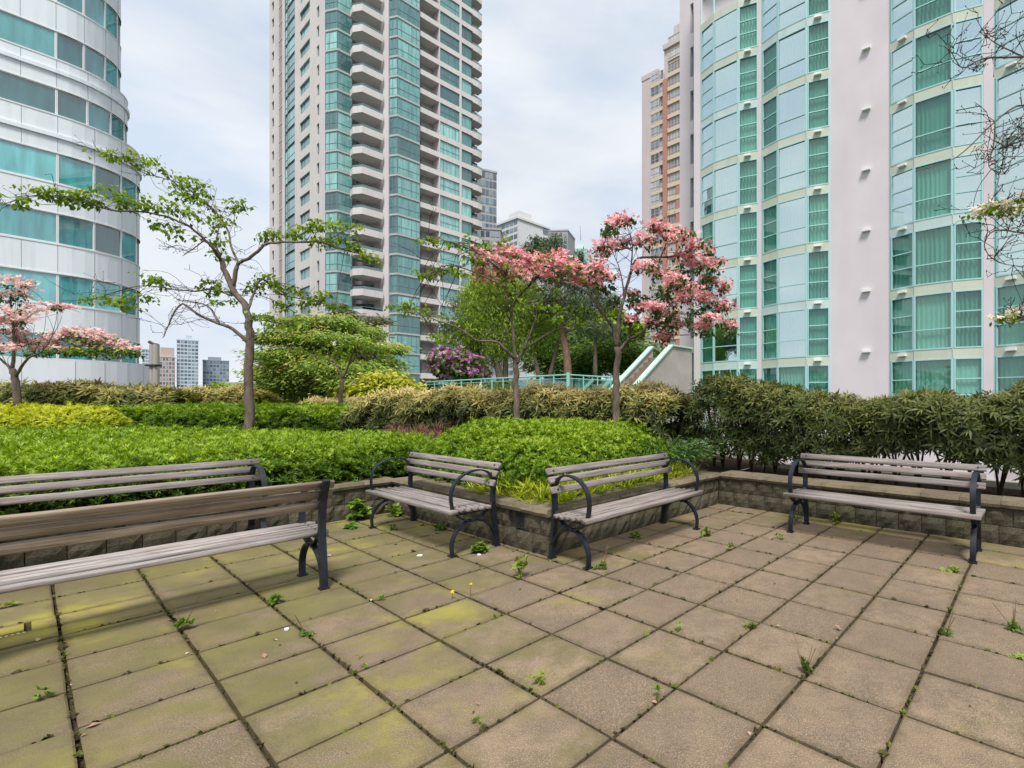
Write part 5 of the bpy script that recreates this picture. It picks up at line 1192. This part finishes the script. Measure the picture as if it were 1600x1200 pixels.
tree('dogwood_tree', 'pink flowering dogwood with drooping flower sprays reaching in front of the bay window building', 7.7,
  [([(962,676),(963,640),(963,600),(965,560),(964,543)], .062, .046), ([(964,545),(958,515),(948,498,-.2),(935,480,-.3),(918,457,-.4),(900,445,-.5),(880,440,-.5)], .026, .007), ([(964,543),(967,500),(975,463),(985,428),(997,404),(1032,402,.2),(1059,400,.3),(1085,395,.4)], .032, .008), ([(966,550),(980,533),(997,523,-.3),(1012,511,-.4),(1025,500,-.5),(1045,490,-.5)], .026, .007), ([(975,463),(973,444),(968,420),(958,395)], .014, .005), ([(972,490),(955,470,.2),(944,455,.3)], .012, .004), ([(980,533),(987,505,.3),(1004,482,.4),(1030,465,.5),(1060,450,.6),(1090,440,.6),(1110,450,.6)], .022, .006), ([(985,428),(988,393),(986,372),(978,348)], .013, .004), ([(1032,402,.2),(1040,380,.2),(1028,356,.2)], .011, .004), ([(1090,440,.6),(1115,470,.6),(1130,500,.6)], .012, .004)],
  [(955,362,14,6),(1010,470,20,10),(1035,455,22,10),(1065,425,24,14),(1105,430,20,14),(1085,490,22,14),(1120,480,16,12),(1060,500,22,11),(1100,520,14,10),(1020,415,14,8),(985,470,10,7),(1040,520,18,9),(1140,520,7,7),(945,450,12,6),(960,470,9,5)],
  [(977,344,13,6),(958,353,12,7),(950,385,18,11),(938,400,16,11),(978,385,14,10),(1008,378,18,8),(1023,355,8,9),(1042,363,20,10),(1068,372,20,10),(1088,384,16,9),(1106,396,14,10),(1118,414,13,11),(1005,420,16,10),(1028,428,12,8),(1050,440,18,12),(1068,402,16,10),(1085,415,16,12),(1107,442,14,11),(1132,452,8,10),(1080,455,18,12),(1104,470,16,12),(1130,482,9,13),(1112,500,14,12),(1139,510,6,9),(1094,512,10,10),(1040,490,16,9),(1025,482,12,8),(1050,508,16,9),(1036,528,13,7),(990,462,9,6),(934,420,10,9),(925,432,9,7),(950,432,9,8),(1000,482,10,6),(985,500,8,4),(1060,470,14,9),(1022,505,12,7)],
  m_leaf=M['dogwood_dark'], m_bloom=M['pink'], leaf=.078, bloom=.070, per=190, bper=280, seed=65, bare=12)
tree('dogwood_tree', 'mostly bare dogwood branches with cream flower sprays reaching in from the right edge', 5.6,
  [([(1790,760),(1780,600),(1765,450),(1745,330)], .09, .06), ([(1765,450),(1700,300,-.2),(1650,205,-.2),(1600,164,-.2),(1555,190,-.2),(1505,238,-.2),(1470,256,-.2),(1430,268,-.2)], .014, .003), ([(1745,330),(1690,150),(1640,95),(1600,89),(1534,93),(1505,106),(1488,84),(1480,70)], .017, .003), ([(1765,450),(1680,385),(1630,366),(1600,364),(1555,360),(1538,385),(1560,410),(1610,418)], .014, .003), ([(1555,190,-.2),(1552,230,-.2),(1545,260,-.2),(1570,272,-.2)], .008, .003), ([(1650,205,-.2),(1600,210),(1560,240),(1510,270)], .010, .003), ([(1600,89),(1560,70),(1530,50)], .010, .003), ([(1770,520),(1680,500),(1610,495),(1570,498)], .012, .003), ([(1680,385),(1630,330),(1580,325),(1535,330)], .010, .003)],
  [], [(1527,334,9,6),(1545,322,12,7),(1568,328,14,8),(1590,312,13,8),(1598,332,14,9),(1620,320,20,12),(1568,497,10,5),(1588,494,12,6),(1608,488,14,7)],
  m_leaf=M['dogwood'], m_bloom=M['cream'], leaf=.075, bloom=.07, per=130, bper=80, seed=66, bare=190, twigl=.2)
tree('dogwood_shrub', 'low wide pale pink flowering dogwood shrub on top of the white planter wall', 27.5,
  [([(140,560),(138,548)], .06, .04), ([(138,552),(110,535),(85,530)], .04, .02), ([(138,552),(165,535),(195,540)], .04, .02)],
  [(95,548,22,7),(130,549,22,8),(165,550,25,7),(195,552,18,6),(215,553,12,4),(60,550,20,8)],
  [(75,536,18,9),(98,525,22,9),(122,520,20,8),(145,524,22,9),(165,532,20,8),(185,538,18,7),(205,545,14,5),(105,545,18,6),(135,538,20,6),(55,540,15,9)],
  m_leaf=M['ground_cover'], m_bloom=M['pale_pink'], leaf=.20, bloom=.19, per=30, bper=26, seed=67, cat='shrub', dep=.6)
def mass_tree(name, label, trunk, blobs, m, n, leaf, tpl, seed, d_mode='rand', tw=None, cat='tree', bl=None, rt=.12, clump=14, cr=.35):
    """trunk: world points; blobs: (px, py, rx, ry, Y) crown volumes filled with leaf clumps"""
    root = thing(name, label=label, cat=cat); g = np.random.default_rng(seed); tr = MB()
    for P, r0, r1 in trunk: P = smooth_path(P, 3); tr.tube(P, np.linspace(r0, r1, len(P)), 8)
    if tr.v: tr.build('trunk', tw or M['bark'], root, True)
    parts, bps = [], []; tot = sum(b_[2] * b_[3] for b_ in blobs)
    for (px_, py_, rx, ry, Y) in blobs:
        c = at(px_, py_, Y); sc = Y / F; R_ = np.array([rx * sc, max(rx, ry) * sc * .8, ry * sc]); k = max(6, int(n * rx * ry / tot / clump))
        u = g.normal(0, 1, (k, 3)); u /= np.linalg.norm(u, axis=1, keepdims=True); rad = g.uniform(.35, 1, k)**.5
        cc = c + u * rad[:, None] * R_; ct = g.normal(0, .22, k)
        id_ = np.repeat(np.arange(k), clump); nn = len(id_); cs = cr * R_.mean()
        pos = cc[id_] + g.normal(0, 1, (nn, 3)) * (np.array([cs, cs, cs*.45]) if d_mode != 'hang' else np.array([cs*.55, cs*.55, cs*1.0]))
        if d_mode == 'hang': d = np.c_[g.normal(0, .6, (nn, 2)), -np.ones(nn)]; up_ = g.normal(0, 1, (nn, 3))
        elif d_mode == 'flat':
            o_ = pos - c; o_[:, 2] = 0; d = o_ / (np.linalg.norm(o_, axis=1, keepdims=True) + .05) + g.normal(0, .45, (nn, 3)) * np.array([1, 1, .35]); d[:, 2] -= .22; up_ = np.array([[0, -.35, .8]]) + g.normal(0, .6, (nn, 3))
        else: d = g.normal(0, 1, (nn, 3)); d[:, 2] -= .3; up_ = np.array([[0, -.2, .8]]) + g.normal(0, .6, (nn, 3))
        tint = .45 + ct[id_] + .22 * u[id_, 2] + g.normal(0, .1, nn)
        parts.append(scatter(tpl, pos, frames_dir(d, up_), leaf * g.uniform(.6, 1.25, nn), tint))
        if bl:
            kb = int(nn * bl[1]); i2 = g.integers(0, nn, kb); bps.append(scatter(FLOWER, pos[i2] + u[id_[i2]] * .1, frames(u[id_[i2]] + g.normal(0, .4, (kb, 3))), bl[2] * g.uniform(.6, 1.2, kb), g.uniform(0, 1, kb)))
    leafobj('foliage', parts, m, root)
    if bps: leafobj('blossoms', bps, bl[0], root)
    return root
SPRAY = leaf_tpl(.16, .02, .25)
hem = [(q[0], q[1], q[2], q[3] * .6) for q in [(470,505,26,12),(520,505,34,16),(560,520,36,14),(480,530,48,16),(540,545,56,16),(450,555,46,14),(500,565,62,16),(580,568,46,14),(440,585,42,14),(500,592,70,16),(570,600,56,14),(440,612,44,13),(500,622,66,14),(560,625,50,12),(420,630,30,10),(430,530,30,10),(600,545,30,10),(415,555,20,7),(408,580,22,8),(400,605,20,8),(525,575,60,12),(470,600,60,12),(540,612,60,12),(590,585,40,10),(450,570,40,10),(520,530,40,10)]]
mass_tree('spreading_hemlock', 'wide spreading evergreen with layered feathery branches behind the small flat-topped dogwood', [([at(500,700,21), at(505,600,21), at(510,510,21)], .2, .05)] + [([at(505,600-20*i,21), at(505 + (60 if i % 2 else -65), 590-18*i, 21 - .8*(i % 3))], .06, .02) for i in range(5)], [(*q, 20.5 + (i * 37 % 5) * .5 - 1) for i, q in enumerate(hem)], M['hemlock'], 66000, .17, SPRAY, 71, 'flat', clump=22, cr=.36)
mass_tree('conifer_tree', 'thin feathery conifer top poking up at the left of the spreading evergreen', [([at(478,560,22), at(480,505,22)], .08, .02)], [(478,500,10,8,22),(490,515,24,6,22),(465,525,26,6,22),(540,490,14,6,22),(530,480,8,7,22),(575,500,30,6,22.4)], M['grey_tree'], 2600, .26, NARROW, 72, 'flat')
mass_tree('golden_shrub', 'rounded golden yellow shrub beside the foot of the balcony tower', [([at(600,660,19), at(602,615,19)], .08, .03)], [(600,597,26,13,19),(625,603,22,11,19),(575,604,24,12,19.4),(600,612,46,12,19),(640,610,12,9,19),(560,618,24,10,19.4)], M['gold'], 9000, .17, LEAF, 73, 'flat', cat='shrub')
tp = lambda *q: [at(*p) for p in q]
mass_tree('weeping_tree', 'bright green weeping tree with two curved brown trunks behind the glass railing', [(tp((784,600,24),(778,575,24),(774,550,24),(780,500,24),(775,460,24)), .19, .07), (tp((789,600,24.3),(790,570,24.3),(791,540,24.3),(800,490,24.3)), .16, .07), (tp((842,592,24),(838,570,24),(833,550,24),(825,500,24)), .13, .06), (tp((858,592,24),(866,560,24),(872,530,24)), .12, .05)],
  [(770,460,34,34,24),(745,490,26,34,24),(800,450,34,30,24),(765,515,34,32,24.3),(795,500,34,34,24),(830,480,28,36,24),(820,530,26,26,24),(740,525,18,24,24.4),(780,540,26,18,24),(850,520,18,26,24.2),(755,440,22,18,24.2),(735,460,16,22,24)], M['bright_tree'], 34000, .17, NARROW, 74, 'hang', clump=14, cr=.34)
mass_tree('tall_pine', 'dark pine with a thick reddish trunk behind the pink flowers', [(tp((888,596,23),(886,560,23),(880,520,23),(874,480,23),(868,430,23),(862,390,23)), .20, .08), (tp((880,520,23),(905,512,22.8),(935,515,22.6)), .09, .03), (tp((874,480,23),(845,470,23),(825,472,23)), .09, .03)],
  [(860,400,24,18,23),(848,425,30,12,23),(890,430,34,16,23),(880,470,38,16,23),(920,480,34,14,23),(935,515,40,10,22.6),(900,500,30,12,23),(850,480,26,14,23.3),(915,450,24,14,23.3),(868,378,12,12,23),(946,470,22,16,23.3)], M['pine'], 20000, .24, NEEDLE, 75, 'rand', M['bark_red'], clump=26, cr=.32)
mass_tree('slender_tree', 'thin grey green tree with sparse foliage just left of the weeping tree', [(tp((748,592,25),(746,560,25),(744,530,25),(740,500,25)), .12, .05)], [(735,500,24,26,25),(712,530,26,22,25),(740,545,24,20,25),(700,510,18,18,25),(725,475,18,18,25),(760,560,18,14,25)], M['grey_tree'], 5200, .2, NARROW, 76, 'rand', clump=16)
mass_tree('rhododendron_bush', 'large purple and pink flowering bush above the glass railing', [(tp((715,605,23),(716,585,23)), .12, .05), (tp((728,605,23),(735,580,23)), .1, .04)], [(692,562,16,14,23),(712,564,22,16,23),(735,570,18,14,23),(706,580,20,12,23),(732,584,20,11,23),(750,582,14,11,23.3),(690,575,12,9,23)], M['mid_tree'], 4200, .22, LEAF, 77, 'rand', cat='shrub', bl=(M['purple'], .6, .10))
mass_tree('dark_evergreen', 'dark green evergreen filling the gap right of the pine trunk', [(tp((935,600,30),(935,540,30)), .2, .1)], [(935,560,44,26,30),(975,550,40,28,30),(905,565,26,26,30),(960,520,40,20,31),(1000,565,30,22,30),(925,530,30,18,31)], M['mid_tree'], 17000, .36, NARROW, 78, 'flat', clump=20)
mass_tree('dark_evergreen', 'shadowy dense evergreen behind the weeping tree trunks', [(tp((855,600,31),(855,560,31)), .2, .1)], [(860,545,30,36,31),(880,575,28,20,31),(845,510,26,24,31),(830,560,14,20,32)], M['mid_tree'], 8000, .36, NARROW, 79, 'flat', clump=20)
mass_tree('light_tree', 'light yellow green tree seen through the gap between the two pink dogwoods', [(tp((930,600,27),(930,520,27)), .15, .08)], [(915,500,20,16,27),(940,505,26,14,27),(985,515,20,14,27),(960,490,14,12,27)], M['bright_tree'], 5000, .24, LEAF, 80, 'rand')
mass_tree('conifer_tree', 'pointed conifer tops behind the pink flowers in front of the grey block', [(tp((835,470,60),(836,372,60)), .3, .05)], [(836,385,9,16,60),(848,388,9,14,60),(824,395,10,14,60),(840,405,24,16,60),(862,400,12,14,60),(906,400,6,10,62),(900,415,16,10,62)], M['pine'], 5200, .5, NARROW, 81, 'rand', clump=14)
mass_tree('broadleaf_tree', 'rounded green treetop on the skyline just left of the leafy dogwood trunk', [(tp((352,660,60),(352,615,60)), .3, .1)], [(352,611,22,8,60),(335,615,14,6,60),(372,614,14,7,60)], M['bright_tree'], 2600, .5, LEAF, 82, 'rand')
mass_tree('leafy_shrub', 'small green shrub behind the left edge dogwood trunk', [(tp((0,660,14),(2,610,14)), .05, .02)], [(2,608,10,12,14),(-15,605,12,14,14)], M['bright_tree'], 700, .16, NARROW, 83, 'rand', cat='shrub')
# ================================================================== WEEDS, FLOWERS AND LITTER
WEED = whorl_tpl(10, .2, .7, .35, 91); ROS = whorl_tpl(9, .16, .25, .15, 92); BROAD = whorl_tpl(7, .34, .45, .25, 93)
def gpt(px_, py_): Y = F * H / (py_ - CY); p = at(px_, py_, Y); p[2] = 0; return p
def weed(px_, py_, r, label, tpl=WEED, n=6, hgt=.05, tint=.5, dry=0., stalks=0, m=None, group=None):
    c = gpt(px_, py_); g = np.random.default_rng(int(px_ * 7 + py_)); r *= .8; root = thing('weed', tuple(c), label=label, cat='weed', group=group)
    pos = np.c_[g.normal(0, r*.45, n), g.normal(0, r*.3, n), g.uniform(.0, hgt, n)]; nr = g.normal(0, .35, (n, 3)) + np.array([0, 0, 1.])
    leafobj('leaves', [scatter(tpl, pos, frames(nr), r * g.uniform(.5, 1., n), tint + g.normal(0, .15, n))], m or M['weed'], root)
    if stalks:
        mb = MB()
        for _ in range(stalks): d = g.normal(0, .05, 2); h_ = g.uniform(.08, .22); mb.tube([(0, 0, 0), (d[0]*.5, d[1]*.5, h_*.5), (d[0], d[1], h_)], .0018, 3)
        mb.build('stalk', M['heather_stalk'], root)
    return root
M['heather_stalk'] = mat('dry_stalk', (.20,.11,.06), .9, .1)
weed(815,902,.085,'tall bright green leafy weed in a paver joint in front of the projecting wall corner',WEED,14,.14,.8,stalks=4)
weed(748,862,.10,'broad leaved weed clump on the paving between a bench front leg and the wall',BROAD,16,.07,.5)
weed(560,812,.14,'bushy weed growing against the left wall beside a bench leg',BROAD,26,.22,.55)
weed(545,826,.08,'lower part of weeds trailing from the left wall base near a bench',BROAD,10,.05,.4)
weed(618,806,.10,'weed clump under the seat of the bench against the inner wall corner',BROAD,16,.12,.5)
weed(612,828,.06,'short dull weed beside the foot of a bench leg',WEED,8,.05,.25)
weed(690,828,.09,'creeping weed at the wall base below the bench seat',WEED,12,.05,.3)
weed(940,890,.06,'small weed with dry reddish stalks in front of a bench front leg',WEED,7,.05,.4,stalks=4)
weed(995,840,.08,'creeping weed beneath the middle of the right middle bench seat',WEED,10,.04,.45,stalks=2)
weed(1104,838,.07,'pale green tufted weed in front of the right hand leg of a bench',WEED,12,.06,.6)
weed(1143,860,.05,'grey green upright weed tuft standing alone in a paver joint',WEED,8,.08,.6)
weed(1220,842,.05,'flat weed tuft in the joint left of the far right bench',WEED,6,.04,.4)
weed(1242,818,.06,'upright weed between the left legs of the far right bench',WEED,8,.12,.7)
weed(1305,815,.07,'yellow green weed at the wall base under the far right bench',WEED,10,.08,.8)
weed(1175,982,.055,'flat green weed in a paver joint with a dry twig beside it',ROS,8,.02,.5)
weed(1062,985,.035,'small upright bright green seedling in the middle right paving',WEED,5,.05,.75)
weed(1028,1092,.035,'small bright green seedling near the bottom edge of the paving',WEED,5,.05,.75)
weed(842,1070,.045,'twin green and purple seedlings in a joint at bottom centre',WEED,7,.05,.7)
weed(595,938,.035,'small bright seedling right of the near bench leg',WEED,5,.06,.8)
weed(428,942,.06,'dark green weed in the joint left of the near bench leg',BROAD,7,.05,.35)
weed(285,985,.07,'wispy weed with a long stalk in the mossy paving',WEED,9,.05,.45,stalks=2)
weed(478,992,.06,'straggling weed with a bare root in a paver joint',ROS,6,.02,.35,stalks=2)
weed(66,1092,.04,'small green seedling in mossy paving at bottom left',WEED,6,.05,.7)
weed(560,1048,.03,'thin upright yellow green seedling in a joint crossing',WEED,4,.08,.8)
weed(14,948,.05,'round leaved weed at the far left under the near bench',BROAD,4,.03,.8)
weed(1258,1052,.05,'reddish dry weed tuft in a joint at lower right',WEED,6,.06,.2,stalks=4)
weed(1478,992,.05,'reddish weed in a joint at the far right',ROS,6,.03,.1,stalks=2)
weed(1585,985,.06,'dry weed at the right edge of the paving',WEED,7,.04,.3,stalks=5)
weed(1486,893,.07,'yellow green weed tuft in front of the right leg of the far right bench',ROS,8,.03,.85)
weed(1588,1028,.05,'small yellow green weed at the right edge lower down',ROS,5,.02,.8)
weed(740,1132,.03,'tiny bright green seedling at the bottom edge',WEED,4,.05,.75)
for i, (px_, py_, hz, lab) in enumerate(((706,936,.05,'larger yellow dandelion flower on the paving, left of its neighbour'), (735,932,.09,'smaller yellow dandelion on a thin stalk at a joint crossing'))):
    c = gpt(px_, py_); root = thing('dandelion', tuple(c), label=lab, cat='flower')
    mb = MB(); mb.tube([(0,0,0), (.004,0,hz)], .002, 4); mb.build('stalk', M['heather_stalk'], root)
    V, Fc, tt = scatter(whorl_tpl(12, .2, .35, .2, 95), np.array([[.004, 0, hz]]), frames(np.array([[0, -.4, .9]])), np.array([.02 if i == 0 else .014]), np.zeros(1)); place('flower_head', npmesh('flower_head', V, Fc, M['yellow'], tt), root)
for px_, py_, r, lab in ((656,869,.035,'white scrap of litter on the paving in front of a bench'), (748,868,.02,'white scrap of litter beside the broad leaved weed clump'), (448,985,.018,'white scrap of litter on mossy paving')):
    c = gpt(px_, py_); mb = MB(); g = np.random.default_rng(int(px_)); n = 8
    ring_ = [(math.cos(a)*r*g.uniform(.6,1.1), math.sin(a)*r*.5*g.uniform(.5,1.1)) for a in np.linspace(0, 6.28, n, endpoint=False)]
    top = [(x, y, .006 + g.uniform(0, .012)) for x, y in ring_]; ce = (0, 0, .018)
    for k in range(n): mb.poly([top[k], top[(k+1) % n], ce]); mb.poly([(*ring_[k], .002), (*ring_[(k+1) % n], .002), top[(k+1) % n], top[k]])
    tag(mb.build('litter', M['white_litter'], None, False, tuple(c)), lab, 'litter')
# fallen petals and dead leaves
g = np.random.default_rng(404); lp_ = []
for k in range(260):
    a_, r_ = g.uniform(-4.5, 3.4), g.uniform(-4.9, 4.0)
    if not ((a_ < AE - .05 and r_ > RE + .05) or (a_ < AW - .05 and r_ > RP + .05)): continue
    if g.uniform() < .6:
        if g.uniform() < .5: a_ = round(a_ / TILE) * TILE + g.normal(0, .02)
        else: r_ = round(r_ / TILE) * TILE + g.normal(0, .02)
    lp_.append(ter(a_, r_, .004))
lp_ = np.array(lp_); M['dead_leaf'] = leafmat('dead_leaf', [(0, (.06,.03,.018)), (.5, (.17,.09,.045)), (.8, (.42,.26,.20)), (1, (.62,.50,.46))], .1, .8, .2)
q_ = scatter(leaf_tpl(.32, .16, -.1), lp_, frames(g.normal(0, .22, (len(lp_), 3)) + np.array([0, 0, 1.])), g.gamma(3., .006, len(lp_)) + .006, g.uniform(0, 1, len(lp_)))
tag(place('leaf_litter', npmesh('leaf_litter', q_[0], q_[1], M['dead_leaf'], q_[2])), 'scattered dead leaves and petals on the paving', 'leaf litter', None, 'stuff')
# drain channel in the broken paver
DR = thing('drain_grate', tuple(ter((DRAIN[0]+.5)*TILE, (DRAIN[1]+.5)*TILE)), ROT_A, 'pale metal drain grate showing through the broken paver at the left edge', 'drain')
mb = MB(); mb.box(-.22, .12, .002, .06, -.05, -.034); mb.build('channel', M['dark_metal'], DR)
mb = MB()
for k in range(15): mb.box(-.218 + k*.022, -.207 + k*.022, .012, .052, -.033, -.012)
mb.box(-.22, .115, .004, .011, -.033, -.008)
mb.build('grate_bar', M['light_white'], DR)
